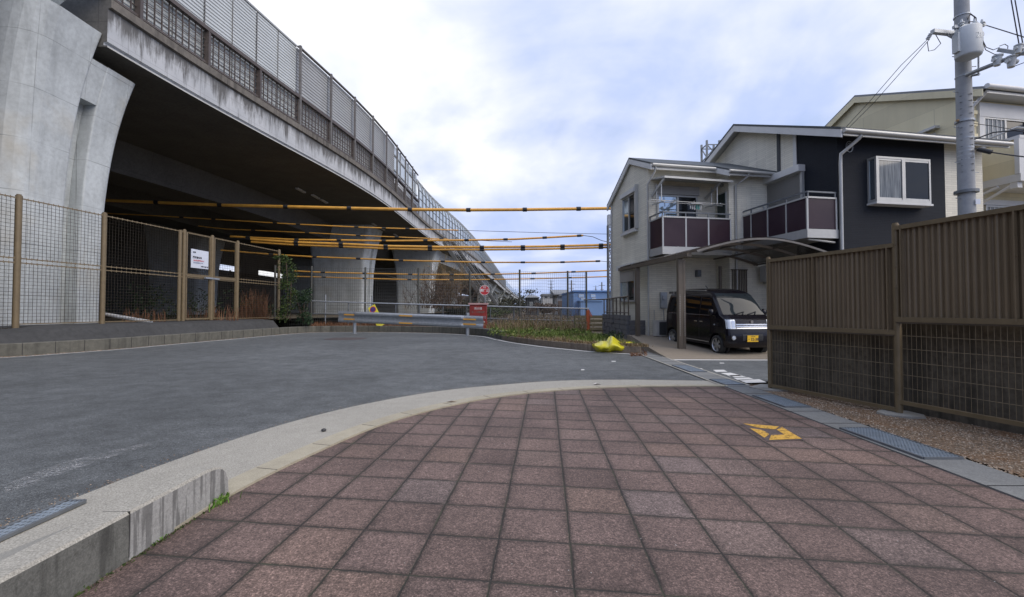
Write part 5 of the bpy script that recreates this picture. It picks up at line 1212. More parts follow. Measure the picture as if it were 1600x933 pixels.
# garden block wall with rail
gw = thing('block_wall', 'low grey rough block garden wall beside the grass verge', 'garden wall', (3.6, 19, 0))
wl = [AT(944, 500, 22.0), AT(992, 500, 17.0)]
a_ = Vector((wl[0].x, 22.0, 0)); b_ = Vector((4.42, 17.0, 0))
rows = 4; bh = .19
zb0 = .14
for (P, Q, nrow) in ((a_, b_, 5), (b_, Vector((5.25, 17.15, 0)), 4)):
    g = MB(); L_ = (Q-P).length; nb = max(1, round(L_/.42)); d = (Q-P).normalized()
    for r_ in range(nrow):
        for k in range(nb):
            s0_ = P+d*(L_*k/nb+.006+(.0 if r_ % 2 else 0)); s1_ = P+d*(L_*(k+1)/nb-.006); jit = random.uniform(-.02, .02); nn_ = Vector((d.y, -d.x, 0))
            g.bar(s0_+nn_*jit+Vector((0, 0, zb0+bh*(r_+.5))), s1_+nn_*jit+Vector((0, 0, zb0+bh*(r_+.5))), .15, bh-.012)
    g.build('blocks', M['block'], gw)
g = MB(); zt_ = zb0+bh*5
for k in range(8):
    p = a_.lerp(b_, k/7); g.tube([(p.x, p.y, zt_), (p.x, p.y, zt_+.72)], .028, 8)
g.tube([a_+Vector((0, 0, zt_+.72)), b_+Vector((0, 0, zt_+.72))], .032, 8); g.tube([a_+Vector((0, 0, zt_+.1)), b_+Vector((0, 0, zt_+.1))], .022, 8); g.tube([a_+Vector((0, 0, zt_+.72)), a_+Vector((-.9, .6, zt_+.70))], .03, 8)
g.build('railing', M['brown'], gw)
# plank fence behind orange post
pf = thing('plank_fence', 'short fence of weathered yellowish planks behind the orange marker', 'fence', (3.9, 24, 0))
for k in range(4):
    g = MB(); A1 = AT(898, 500, 24.5); B1_ = AT(942, 500, 24.5); g.bar((A1.x, 24.5, .25+k*.22), (B1_.x, 24.5, .25+k*.22), .03, .16); g.build('plank', M['dry'] if False else simple('weathered_plank', (.20, .17, .10), .8), pf)
for px in (898, 920, 942): g = MB(); p = AT(px, 500, 24.55); g.bar((p.x, 24.56, .0), (p.x, 24.56, 1.0), .07, .07, (1, 0, 0)); g.build('post', M['brown'], pf)

# ================================================================== CARPORT
cpo = Vector((5.03, 13.42, 0)); 
cp = thing('carport', 'bronze carport with a curved smoked roof over the black van', 'carport', cpo)
def CP(s, t, z): return cpo+HU*s+HV*t+Vector((0, 0, z))
def RC(v): return CP(v[0], v[1], v[2])
for (s, t) in ((0, 0), (.0, 2.85)):
    g = MB(); z0_ = slabz(cpo.y+t); g.box((s-.07, t-.06, z0_), (s+.07, t+.06, 2.86), RC); 
    if t == 0: g.box((s+.085, t-.05, z0_), (s+.16, t+.03, 2.80), RC)
    g.build('post', M['brown'], cp)
m = MT('perforated_strip'); o_ = m.sepxyz(); m.col(m.mix(m.math('GREATER_THAN', m.math('FRACT', m.math('MULTIPLY', o_[2], 19)), .5), (.34, .33, .31), (.115, .085, .055))); M['perf'] = m.m
for q0, q1 in (((-.045, -.066, .5), (-.02, -.061, 1.75)), ((.115, -.057, .5), (.135, -.051, 1.75))):
    g = MB(); g.box(q0, q1, RC); g.build('hole_strip', M['perf'], cp)
g = MB(); g.box((-.08, -.55, 2.83), (.06, 4.4, 2.94), RC); g.build('side_beam', M['brown'], cp)
def croof(s): return 2.93+.42*sin(pi*min(1, max(0, (s+.05)/4.5))) 
SS = [i*4.42/16 for i in range(17)]
for t in (-.9, .15, 1.2, 2.25, 3.3, 4.35):
    g = MB(); pts = [CP(s, t, croof(s)) for s in SS]
    for p, q_ in zip(pts, pts[1:]): g.bar(p, q_, .04, .055 if t < -.5 else .08)
    g.build('rafter', M['postgrey'] if t < -.5 else M['brown'], cp)
for s in (1.1, 2.2, 3.3, 4.40):
    g = MB(); g.bar(CP(s, -.9, croof(s)+.01), CP(s, 4.35, croof(s)+.01), .04, .05); g.build('purlin', M['brown'], cp)
g = MB(); g.sm = True; g.strip([CP(s, -.9, croof(s)+.055) for s in SS], [CP(s, 4.35, croof(s)+.055) for s in SS]); g.build('roof_sheet', M['poly'], cp)
g = MB(); p = CP(3.2, 2.6, 0); g.tube([CP(3.1, 2.55, .3), CP(3.1, 2.55, 2.9)], .06, 8); g.build('post', M['brown'], cp)

# ================================================================== VAN
def make_van():
    th = thing('van', 'black compact van with yellow number plate parked nose out under the carport', 'van', (0, 0, 0))
    # local: x right (as seen from the front looking at it... +x = HU), y back, z up; front at y=0
    prof_f = [(.22, .06), (.30, .0), (.52, -.02), (.66, .0), (.78, .03), (.98, .07), (1.04, .14), (1.10, .30), (1.30, .47), (1.50, .63), (1.66, .77), (1.76, .92), (1.84, 1.15), (1.875, 1.45), (1.885, 1.8)]
    prof_r = [(.22, 3.36), (.30, 3.40), (.52, 3.40), (.78, 3.40), (1.0, 3.39), (1.3, 3.36), (1.55, 3.31), (1.70, 3.25), (1.80, 3.12), (1.85, 2.9), (1.885, 2.4)]
    prof_w = [(.22, .70), (.30, .725), (.5, .735), (.8, .7375), (1.0, .735), (1.10, .725), (1.3, .70), (1.5, .67), (1.66, .64), (1.76, .60), (1.82, .54), (1.86, .44), (1.885, .2)]
    def ip(P, z):
        if z <= P[0][0]: return P[0][1]
        for (z0, v0), (z1, v1) in zip(P, P[1:]):
            if z <= z1: return v0+(v1-v0)*(z-z0)/(z1-z0)
        return P[-1][1]
    def ring(z, n=6):
        yf, yr, w_ = ip(prof_f, z), ip(prof_r, z), ip(prof_w, z); r = .16 if z < 1.05 else .13; r = min(r, w_*.8); pts = []
        bow = .05
        for (cx, cy, a0) in ((w_-r, yf+r, 270), (w_-r, yr-r, 0), (-w_+r, yr-r, 90), (-w_+r, yf+r, 180)):
            for j in range(n): a_ = radians(a0+j*90/(n-1)); pts.append(Vector((cx+r*cos(a_), cy+r*sin(a_), z)))
        # crown of the nose
        mid = [Vector((x, yf-bow*(1-(x/w_)**2)*.8, z)) for x in (-w_*.55, -w_*.2, w_*.2, w_*.55)]
        return pts+mid
    zs = [.22, .26, .30, .40, .52, .60, .66, .78, .88, .98, 1.04, 1.10, 1.20, 1.30, 1.40, 1.50, 1.58, 1.66, 1.72, 1.76, 1.80, 1.84, 1.865, 1.885]
    g = MB(); g.sm = True; g.loft([ring(z) for z in zs], True, True)
    body = g.build('body', M['carpaint'], th)
    # wheel arches
    dg = None
    for (x, y) in ((-.74, .50), (.74, .50), (-.74, 2.90), (.74, 2.90)):
        c = MB(); c.tube([(x-.26, y, .27), (x+.26, y, .27)], .325, 24); co = c.build('cut', M['black']); bpy.context.view_layer.update()
        md = body.modifiers.new('b', 'BOOLEAN'); md.operation = 'DIFFERENCE'; md.object = co; md.solver = 'EXACT'
        dg = bpy.context.evaluated_depsgraph_get(); nm = bpy.data.meshes.new_from_object(body.evaluated_get(dg)); body.modifiers.remove(md); body.data = nm; bpy.data.objects.remove(co)
    for p in body.data.polygons: p.use_smooth = True
    try: body.data.set_sharp_from_angle(angle=radians(35))
    except Exception: pass
    # wheels
    for (x, y) in ((-.66, .50), (.66, .50), (-.66, 2.90), (.66, 2.90)):
        s_ = -1 if x < 0 else 1
        W_ = thing('wheel', None, None, (x, y, .265)); W_.parent = th; OFF[W_.name] = Vector((x, y, .265))
        g = MB(); g.sm = True; rr__ = [(.19, -.075), (.25, -.08), (.265, -.06), (.265, .06), (.25, .08), (.19, .075)]
        g.loft([[Vector((x+o_, y+r_*cos(2*pi*k/28), .265+r_*sin(2*pi*k/28))) for k in range(28)] for r_, o_ in rr__]); g.build('tyre', M['rubber'], W_)
        g = MB(); xo = x+s_*.045
        g.loft([[Vector((x+s_*o_, y+r_*cos(2*pi*k/28), .265+r_*sin(2*pi*k/28))) for k in range(28)] for r_, o_ in ((.19, .078), (.178, .06), (.172, .0))])
        for k in range(6):
            a_ = 2*pi*k/6+.3; d = Vector((0, cos(a_), sin(a_))); e_ = Vector((0, -sin(a_), cos(a_))); c0_ = Vector((xo+s_*.02, y, .265))
            g.add([c0_-e_*.03+d*.03, c0_+e_*.03+d*.03, c0_+e_*.045+d*.178, c0_-e_*.045+d*.178], [(0, 1, 2, 3)]); g.add([c0_-e_*.03+d*.03-Vector((s_*.03, 0, 0)), c0_-e_*.03+d*.03, c0_-e_*.045+d*.178, c0_-e_*.045+d*.178-Vector((s_*.03, 0, 0))], [(0, 1, 2, 3)])
        g.tube([(x, y, .265), (xo+s_*.028, y, .265)], .045, 14); g.build('rim', M['rim'], W_)
        g = MB(); g.tube([(x-.02, y, .265), (x+.005, y, .265)], .17, 20); g.build('brake_disc', M['fardark'], W_)
        g = MB(); g.tube([(x-s_*.14, y, .29), (x-s_*.10, y, .29)], .32, 24); g.build('arch_liner', M['black'], th)
    # glass patches
    def side_patch(name, y0, y1, z0, z1, mat, s_, slant=0.0, n=5, d=.004):
        g = MB(); g.sm = True; rows = []
        for i in range(n+1):
            z = z0+(z1-z0)*i/n; w_ = ip(prof_w, z)+d; yy0 = y0+slant*(i/n); rows.append([Vector((s_*w_, yy0, z)), Vector((s_*w_, y1, z))])
        g.loft(rows, False); return g.build(name, mat, th)
    for s_ in (-1, 1):
        side_patch('side_window', .62, 1.30, 1.10, 1.62, M['carglass'], s_, .30); side_patch('side_window', 1.38, 2.28, 1.10, 1.63, M['carglass'], s_); side_patch('side_window', 2.36, 3.12, 1.10, 1.60, M['carglass'], s_)
        for (y0, y1) in ((1.335, 1.345), (2.315, 2.325)): side_patch('door_gap', y0, y1, .34, 1.72, M['black'], s_, 0, 10, .0025)
        side_patch('door_gap', .55, .56, 1.0, 1.08, M['black'], s_, 0, 10, .0025)
        side_patch('window_trim', .58, 3.12, 1.075, 1.09, M['chrome'], s_, .0, 2, .006)
        side_patch('sill_trim', .85, 2.55, .30, .325, M['chrome'], s_, 0, 2, .008)
        for y in (1.15, 1.44):
            g = MB(); w_ = ip(prof_w, .88); g.box((s_*w_-.012, y, .87), (s_*w_+.012, y+.15, .90)) if s_ > 0 else g.box((-w_-.012, y, .87), (-w_+.012, y+.15, .90)); g.build('door_handle', M['chrome'], th)
        g = MB(); x = s_*.80; g.sm = True; g.tube([(s_*.70, .62, 1.10), (x, .60, 1.13)], .03, 8); g.build('mirror_arm', M['carpaint'], th)
        g = MB(); rings = []
        for k, (r_, yy) in enumerate(((.02, .52), (.075, .54), (.085, .60), (.08, .63))): rings.append([Vector((s_*.84+r_*.85*cos(2*pi*j/12), yy, 1.17+r_*1.25*sin(2*pi*j/12))) for j in range(12)])
        g.sm = True; g.loft(rings, True, True); g.build('mirror', M['carpaint'], th)
    def frontpt(u_, z, d=.004):
        w_ = ip(prof_w, z); yf = ip(prof_f, z); x = u_*w_
        r = .16 if z < 1.05 else .13
        if abs(x) > w_-r: k = (abs(x)-(w_-r))/r; yc = yf+r-r*sqrt(max(0, 1-k*k))
        else: yc = yf-.04*max(0, 1-(u_/.8)**2)
        return Vector((x, yc-d, z))
    def front_patch(name, u0, u1, z0, z1, mat, n=12, m_=5, d=.006, uf=None, par=th):
        g = MB(); g.sm = True; rows = []
        for i in range(m_+1):
            z = z0+(z1-z0)*i/m_; a0, a1 = (u0, u1) if not uf else uf(i/m_); rows.append([frontpt(a0+(a1-a0)*j/n, z, d) for j in range(n+1)])
        g.loft(rows, False); return g.build(name, mat, par)
    front_patch('windscreen', -.90, .90, 1.12, 1.72, M['windscreen'], 14, 8, .012)
    for s_ in (-1, 1):
        front_patch('headlight', s_*.66, s_*.975, .74, .99, M['lens'], 8, 4, .012); front_patch('indicator', s_*.68, s_*.80, .76, .97, M['chrome'], 4, 2, .018)
        f0 = frontpt(s_*.78, .50); g = MB(); g.tube([f0+Vector((0, .02, 0)), f0+Vector((0, -.02, 0))], .065, 16); fl = g.build('fog_lamp', M['chrome'], th); g = MB(); g.tube([f0+Vector((0, -.02, 0)), f0+Vector((0, -.026, 0))], .045, 14); g.build('lens', M['lens'], fl)
        g = MB(); g.tube([frontpt(s_*.95, .83, .02)+Vector((s_*.07, .45, .0)), frontpt(s_*.95, .83, .02)+Vector((s_*.075, .47, 0))], .02, 8); g.build('side_indicator', M['lens'], th)
    for z in (.745, .795, .845):
        front_patch('grille_bar', -.65, .65, z, z+.028, M['chrome'], 12, 2, .028)
    front_patch('grille', -.65, .65, .73, .89, M['black'], 12, 2, .010)
    front_patch('lower_intake', -.42, .42, .42, .60, M['black'], 10, 2, .008)
    for z in (.46, .51, .56): front_patch('intake_slat', -.42, .42, z, z+.012, M['acgrille'], 10, 1, .016)
    g = MB(); e_ = frontpt(0, .93, .012); g.tube([e_, e_+Vector((0, -.012, 0))], .045, 16); g.build('emblem', M['chrome'], th)
    g = MB(); pz = .40; py = ip(prof_f, .45)-.06; xo = -.03; g.box((xo-.165, py-.012, pz-.01), (xo+.165, py, pz+.165)); pl = g.build('number_plate', M['plate'], th)
    text_mesh('・32-38', .105, (xo, py-.014, pz+.055), (1, 0, 0), (0, 0, 1), M['btext'], 'lettering', pl, .002); text_mesh('大阪 580', .036, (xo, py-.014, pz+.135), (1, 0, 0), (0, 0, 1), M['btext'], 'lettering', pl)
    for (x0, x1) in ((-.45, -.02), (.10, .52)):
        a_ = frontpt(x0, 1.13, .03); b_ = frontpt(x1, 1.20, .03); g = MB(); g.bar(a_, b_, .02, .02); g.bar(b_, frontpt(x1-.12, 1.12, .03), .02, .02); g.build('wiper', M['black'], th)
    g = MB(); g.bar((-.52, .45, 1.14), (.52, .45, 1.14), .2, .03); g.build('dashboard', M['fardark'], th)
    g = MB(); g.tube([(.62, 2.9, 1.85), (.62, 3.1, 2.0)], .012, 6); g.build('aerial', M['black'], th)
    for s_ in (-1, 1):
        g = MB(); g.tube([(s_*.60, 1.2, 1.80), (s_*.58, 2.9, 1.82)], .012, 6); g.build('roof_rail', M['alu'], th)
    g = MB(); g.box((-.60, 3.37, 1.0), (-.50, 3.40, 1.35)); g.build('tail_lamp', M['signred'], th)
    g = MB(); g.box((-.60, 3.15, 1.72), (-.45, 3.35, 1.80)); g.build('roof_spoiler', M['chrome'], th)
    return th
van = make_van()
vd = HV; fw = Vector((5.78, 12.72, 0)); vorg = fw-HV*.50+HU*.735
van.location = (vorg.x, vorg.y, .035); van.rotation_euler = (radians(1.6), 0, radians(9.7))

# ================================================================== DRAIN GRATES
def grate(y0, y1, label, x0=None, w_=.34, ang=0.0):
    x0 = chanx((y0+y1)/2)+.04 if x0 is None else x0; cx_, cy_ = x0+w_/2, (y0+y1)/2
    th = thing('drain_grate', label, 'drain grate', (cx_, cy_, .016), 'steel drain grates')
    g = MB(); z = .024
    for x in (x0, x0+w_): g.bar((x, y0, z), (x, y1, z), .018, .02)
    for y in (y0, y1): g.bar((x0, y, z), (x0+w_, y, z), .018, .02)
    g.build('frame', M['galvdark'], th)
    g = MB(); n = int(w_/.03)
    for k in range(1, n): x = x0+w_*k/n; g.bar((x, y0, z-.002), (x, y1, z-.002), .012, .018)
    n = int((y1-y0)/.04)
    for k in range(1, n): y = y0+(y1-y0)*k/n; g.bar((x0, y, z-.001), (x0+w_, y, z-.001), .018, .014)
    g.build('bars', M['grate'], th)
    g = MB(); g.box((x0, y0, .018), (x0+w_, y1, .0195)); g.build('pit', M['black'], th)
grate(3.88, 4.86, 'blue grey drain grate nearest the camera on the right, beside the gravel')
grate(5.92, 6.70, 'blue grey drain grate between the yellow mark and the fence end post')
grate(7.66, 8.24, 'short drain grate at the corner of the paving and road')
grate(9.25, 10.3, 'drain grate crossing the road before the driveway')
grate(1.2, 3.02, 'narrow drain grate in the gutter behind the foreground kerb', -2.965, .12)
# yellow marked cover
ym = thing('marked_cover', 'square cover in the red paving outlined in worn yellow paint', 'cover', (2.78, 4.78, .004))
def ypt(px, py, z): return G(px, py, z)
outer_ = [ypt(1160, 661.5, .012), ypt(1221, 666.5, .012), ypt(1253, 685.5, .012), ypt(1200, 687.5, .012)]
g = MB(); c_ = sum(outer_, Vector())/4; inn = [c_+(p-c_)*.42 for p in outer_]
for i, (s0_, s1_) in enumerate(((.0, .94), (0.03, 1.0), (0, .97), (.12, .70))):
    a0_, a1_ = outer_[i], outer_[(i+1) % 4]; b0_, b1_ = inn[i], inn[(i+1) % 4]
    g.add([a0_.lerp(a1_, s0_), a0_.lerp(a1_, s1_), b0_.lerp(b1_, s1_), b0_.lerp(b1_, s0_)], [(0, 1, 2, 3)])
g.build('yellow_outline', M['yellowp'], ym)
g = MB(); g.add([p-Vector((0, 0, .004)) for p in [c_+(p-c_)*1.12 for p in outer_]], [(0, 1, 2, 3)]); g.build('cover_plate', simple('cover_plate_paving', (.10, .075, .07), .8, 0, .4, 40), ym)

# ================================================================== RIGHT PANEL FENCES
def panel_fence(P, Q, zt, zm, zb, label, half):
    P = Vector(P); Q = Vector(Q); d = (Q-P).normalized(); L_ = (Q-P).length; n = Vector((-d.y, d.x, 0)) if Vector((-d.y, d.x)).dot(Vector((-1, -1))) > 0 else Vector((d.y, -d.x, 0))
    th = thing('screen_fence', label, 'fence', (P.x, P.y, 0))
    g = MB(); k = int(L_/.0635)*8; A = []; B = []
    for i in range(k+1):
        t = L_*i/k; ph_ = (t/.0635) % 1.0; o_ = .014*max(-1, min(1, 1.8*sin(2*pi*ph_))); p = P+d*t+n*o_; A.append(Vector((p.x, p.y, zm))); B.append(Vector((p.x, p.y, zt-.02)))
    g.strip(A, B); g.build('corrugated_sheet', M['corr'], th)
    for z, w_, h_ in ((zt, .06, .05), (zm, .07, .06), (zm-.035, .05, .025), (zb, .04, .045)):
        g = MB(); g.bar(P+Vector((0, 0, z))+n*.01, Q+Vector((0, 0, z))+n*.01, w_, h_); g.build('rail', M['brown2'] if h_ != .025 else M['brown'], th)
    g = MB(); mesh_panel(g, P, Q, zb+.02, zm-.04, .052, .17, .0030, 4); g.build('mesh_panel', M['brown2'], th)
    for t in half:
        g = MB(); p = P+d*t+n*.022; g.bar((p.x, p.y, zm), (p.x, p.y, zt-.02), .05, .012, (d.x, d.y, 0)); g.build('seam_strip', M['corr'], th)
        for z in (zm+(zt-zm)*f_ for f_ in (.40, .58, .76)):
            g = MB(); q_ = p+n*.008; g.tube([(q_.x, q_.y, z), (q_.x+n.x*.014, q_.y+n.y*.014, z)], .011, 8); g.build('bolt', M['brown2'], th)
    return th, n
F0 = Vector((4.21, 7.34, 0)); F1 = Vector((4.76, 5.54, 0)); F2 = Vector((5.30, 3.45, 0))
fA, nA = panel_fence(F0, F1, 2.10, 1.02, .07, 'lower brown corrugated screen fence section, further from the camera', (.06, .80, 1.80))
fB, nB = panel_fence(F1, F2, 2.31, 1.18, .17, 'taller brown corrugated screen fence section at the right edge', (.08, 1.12, 2.08))
def fpost(p, z, r, label, par):
    g = MB(); g.tube([(p.x, p.y, 0), (p.x, p.y, z)], r, 12); g.tube([(p.x, p.y, z), (p.x, p.y, z+.015)], r*.8, 12)
    o = g.build('post', M['brown2'], par)
    for zz in (z-.25, z-.52, z-.78, .55, .28):
        g = MB(); g.tube([(p.x-r*.9, p.y-r*.7, zz), (p.x-r*1.25, p.y-r*1.0, zz)], .010, 6); g.build('bolt', M['brown2'], par)
fpost(F0, 2.15, .032, '', fA); fpost(F1+Vector((0, -.0, 0)), 2.36, .038, '', fB); fpost(F2, 2.36, .038, '', fB)
# footings
for i, (p, lab) in enumerate(((F0, 'flat concrete footing under the far end post of the screen fence'), (F1, 'broken concrete footing under the post between the two screen fences'))):
    g = MB(); pl_ = []; 
    for k in range(11): a_ = 2*pi*k/11; r_ = (.24 if i == 0 else .22)*random.uniform(.75, 1.15); pl_.append((p.x+r_*1.2*cos(a_), p.y+r_*sin(a_)))
    g.prism(pl_, .0, lambda x, y: .03+.012*sin(x*40)*sin(y*31)); o = g.build('footing', M['footing'], loc=(p.x, p.y, 0)); tag(o, lab, 'footing', 'concrete footings')
# retaining wall behind
g = MB(); A = F0+Vector((.05, .08, 0)); B = F1+Vector((.24, .06, 0)); C_ = F2+Vector((.30, 0, 0)); D_ = C_+(C_-B)*.8
for p, q_ in ((A, B), (B, C_), (C_, D_)):
    d = (q_-p).normalized(); n = Vector((-d.y, d.x, 0))
    k = 10; g.strip([p.lerp(q_, i/k) for i in range(k+1)], [p.lerp(q_, i/k)+Vector((0, 0, 1.14)) for i in range(k+1)]); g.strip([p.lerp(q_, i/k)+Vector((0, 0, 1.14)) for i in range(k+1)], [p.lerp(q_, i/k)+Vector((.9, .3, 1.14)) for i in range(k+1)])
g.add([A, A+Vector((.9, .3, 0)), A+Vector((.9, .3, 1.0)), A+Vector((0, 0, 1.0))], [(0, 1, 2, 3)])
o = g.build('retaining_wall', M['old_wall'], loc=(A.x, A.y, 0)); tag(o, 'low black stained concrete wall right behind the screen fence', 'wall')

# ================================================================== SECOND HOUSE
h2 = thing('house', 'taller pale yellow house with white balcony behind the utility pole', 'house', tuple(HP(6.5, 1, 0)))
A2 = 6.6; BN = 1.05; ZE = 9.15; RB2 = 5.3; RZ2 = 10.9
g = MB(); gprism(A2, A2+9, [(BN, 0), (BN, ZE), (RB2, RZ2), (8.6, 9.3), (8.6, 0)], g); g.build('wall', M['yellowcream'], h2)
g = MB(); roofpoly(A2-.15, A2+9.2, [(BN-.55, ZE-.08), (RB2, RZ2+.14), (9.1, RZ2+.14-.47*3.8)], .10, g); g.build('roof', M['greyroof'], h2)
g = MB(); roofpoly(A2-.18, A2-.155, [(BN-.55, ZE-.17), (RB2, RZ2+.05), (9.1, RZ2+.05-.47*3.8)], .26, g); g.build('bargeboard', M['yellowcream'], h2)
g = MB(); g.tube([HP(A2-.1, BN-.62, ZE-.1), HP(A2+9, BN-.62, ZE-.14)], .09, 10); g.build('gutter', M['white'], h2)
g = MB(); g.box((A2, BN-.55, ZE-.30), (A2+9, BN-.01, ZE-.2), RH); g.build('eave_lining', M['alu'], h2)
g = MB(); g.tube([HP(A2+.05, BN-.55, ZE-.2), HP(A2+.0, BN-.1, ZE-.62), HP(A2+.0, BN-.06, 0)], .06, 8); g.build('downpipe', M['white'], h2)
def w2b(a0, a1, z0, z1):
    w_ = winB(BN, a0, a1, z0, z1, 'curtain', 'glass', h2)
    g = MB()
    for k in range(1, 5): a_ = a0+(a1-a0)*k/10; g.box((a_, BN-.07, z0+.05), (a_+.03, BN-.055, z1-.05), RH)
    g.build('muntins', M['white'], w_)
    return w_
w2b(A2+.55, A2+2.5, 7.0, 8.25); hb((A2+.35, BN-.10, 8.25), (A2+2.8, BN-.001, 8.75), 'trim', M['white'], h2); hb((A2+.35, BN-.09, 6.6), (A2+.55, BN-.001, 8.25), 'trim', M['white'], h2); w2b(A2+.55, A2+2.5, 3.7, 5.05); hb((A2+.4, BN-.1, 5.06), (A2+2.7, BN-.001, 5.25), 'trim', M['white'], h2)
g = MB(); g.box((A2+.08, -.30, 5.55), (A2+7, BN-.01, 5.80), RH); b2 = g.build('balcony', M['white'], h2)
g = MB(); g.box((A2+.12, -.16, 5.80), (A2+.20, BN-.02, 6.95), RH); g.box((A2+.35, -.26, 5.80), (A2+7, -.18, 6.95), RH); g.build('balcony_wall', M['yellowcream'], b2)
g = MB(); g.box((A2+.06, -.29, 5.80), (A2+.33, -.16, 6.97), RH); g.build('corner_post', M['white'], b2)
g = MB(); g.box((A2+.08, -.30, 6.97), (A2+.24, BN-.02, 7.07), RH); g.box((A2+.24, -.30, 6.97), (A2+7, -.14, 7.07), RH); g.build('coping', M['white'], b2)
g = MB(); g.tube([HP(A2+.1, .9, 7.2), HP(A2+.1, -.2, 7.35), HP(A2+5, -.2, 7.35)], .035, 8); g.build('handrail', M['alu'], b2)
g = MB(); g.tube([HP(A2+.15, -.1, 5.5), HP(A2+.1, BN-.1, 5.0)], .05, 8); g.tube([HP(A2+.1, .3, 5.5), HP(A2+.05, BN, 5.25)], .05, 8); g.box((A2+.1, -.2, 5.35), (A2+.3, 0, 5.55), RH); g.build('drain_pipe', M['white'], h2)
def onA(a, px, py):
    n = HU; o = HP(a, 0, 0); r = ray(px, py); c = Vector((0, 0, CAMH)); t = (o-c).dot(n)/r.dot(n); return c+r*t
a_, b_ = onA(A2-.05, 1436, 210.5), onA(A2-.05, 1467, 198); g = MB(); g.bar(a_, b_, .35, .10); g.build('window_hood', M['alu'], h2)
a_, b_ = onA(A2-.02, 1446, 212), onA(A2-.02, 1462, 207.5); g = MB(); g.add([a_, b_, b_-Vector((0, 0, .5)), a_-Vector((0, 0, .5))], [(0, 1, 2, 3)]); g.build('window', M['white'], h2)
g = MB()
for k in range(7): z = 8.3-k*.42; g.box((A2+.02, BN-.12, z), (A2+.22, BN-.02, z+.13), RH)
g.build('vent_cover', M['yellowcream'], h2)

# ================================================================== UTILITY POLE
PY = 11.2; pb = AT(1512.5, 335, PY); pt = AT(1503, 0, PY)
px_ = (pb.x+pt.x)/2; px_ = AT(1510, 300, PY).x
up = thing('utility_pole', 'tall concrete utility pole with a grey transformer behind the brown fence', 'utility pole', (px_, PY, 0))
g = MB(); g.tube([(px_, PY, 0), (px_, PY, 6.5), (px_, PY, 13)], .185, 20, .13); g.build('shaft', M['pole'], up)
def upz(py): return AT(1508, py, PY).z
def band(py, r=.19, h=.05, mat='galv'):
    z = upz(py); g = MB(); g.tube([(px_, PY, z-h/2), (px_, PY, z+h/2)], r, 16); g.build('band', M[mat], up)
for py in (26, 60, 120, 217, 232, 237, 244, 250): band(py, .165, .03)
band(300, .235, .07, 'galvdark'); band(190, .19, .05); 
g = MB(); z = upz(189); g.tube([(px_-.22, PY-.02, z), (px_+.22, PY-.02, z)], .03, 8); g.build('band', simple('rust_band', (.30, .19, .09), .7), up)
g = MB()
for k in range(13): z = upz(270)+k*.16; g.tube([(px_-.165, PY-.05, z), (px_+.0, PY-.185, z+.02), (px_+.165, PY-.05, z)], .009, 5)
g.build('wire_wrap', M['galvdark'], up)
for k in range(9):
    g = MB(); z = upz(310)+.45*k+.2*(k % 2); s_ = 1 if k % 2 else -1; g.tube([(px_+s_*.14, PY, z), (px_+s_*.30, PY-.03, z)], .011, 6); g.build('step_bolt', M['galv'], up)
g = MB(); z = upz(335); g.box((px_+.02, PY-.20, upz(322)), (px_+.14, PY-.186, upz(314))); g.build('number_plate', M['paper'], up)
# transformer (in front of the pole)
tr_ = .25; tz0, tz1 = upz(103), upz(60); tcx, tcy = px_+.0, PY-.40
tx = AT(1513, 80, PY-.4).x
g = MB(); g.sm = True; rings = []
for r_, z in ((.20, tz0-.02), (tr_-.01, tz0), (tr_, tz0+.03), (tr_, tz1-.03), (tr_-.02, tz1), (.10, tz1+.05)): rings.append([Vector((tx+r_*cos(2*pi*k/24), tcy+r_*sin(2*pi*k/24), z)) for k in range(24)])
g.loft(rings, True, True); T_ = g.build('transformer', M['tank'], up)
for s_ in (-1, 1): g = MB(); g.box((tx+s_*tr_-.05, tcy-.06, tz0+.12), (tx+s_*tr_+.07, tcy+.10, tz1-.12)); g.build('cooling_fin', M['tank'], T_)
text_mesh('20', .20, (tx+.04, tcy-tr_-.005, (tz0+tz1)/2+.05), (1, 0, 0), (0, 0, 1), M['galv'], 'lettering', T_)
g = MB(); z = tz1+.03
g.bar((tx-.35, tcy-.0, z), (tx+.42, tcy, z+.06), .07, .07); g.bar((px_, PY, z), (tx, tcy, z), .06, .06); g.build('bracket', M['galv'], up)
for dx in (-.2, .12, .3):
    g = MB(); g.sm = True; g.tube([(tx+dx, tcy-.05, z+.02), (tx+dx, tcy-.05, z+.16)], .045, 10, .02); g.tube([(tx+dx, tcy-.05, z+.06), (tx+dx, tcy-.05, z+.08)], .06, 10); g.build('bushing', M['tank'], up)
# side arm left
g = MB(); a_ = AT(1457, 49, PY-.3); b_ = AT(1500, 54, PY-.15); g.bar(a_, b_, .10, .09); g.bar(AT(1480, 55, PY-.25), AT(1500, 66, PY-.1), .03, .03); g.build('crossarm', M['galv'], up)
def ins(p, q_, th, r=.045):
    g = MB(); p = Vector(p); q_ = Vector(q_); g.sm = True
    for k in range(4): c = p.lerp(q_, k/4+.1); c2 = p.lerp(q_, k/4+.18); g.tube([c, c2], r, 10)
    g.tube([p, q_], r*.4, 6); g.build('insulator', M['tank'], th)
ins(AT(1455, 52, PY-.3), AT(1449, 62, PY-.25), up); 
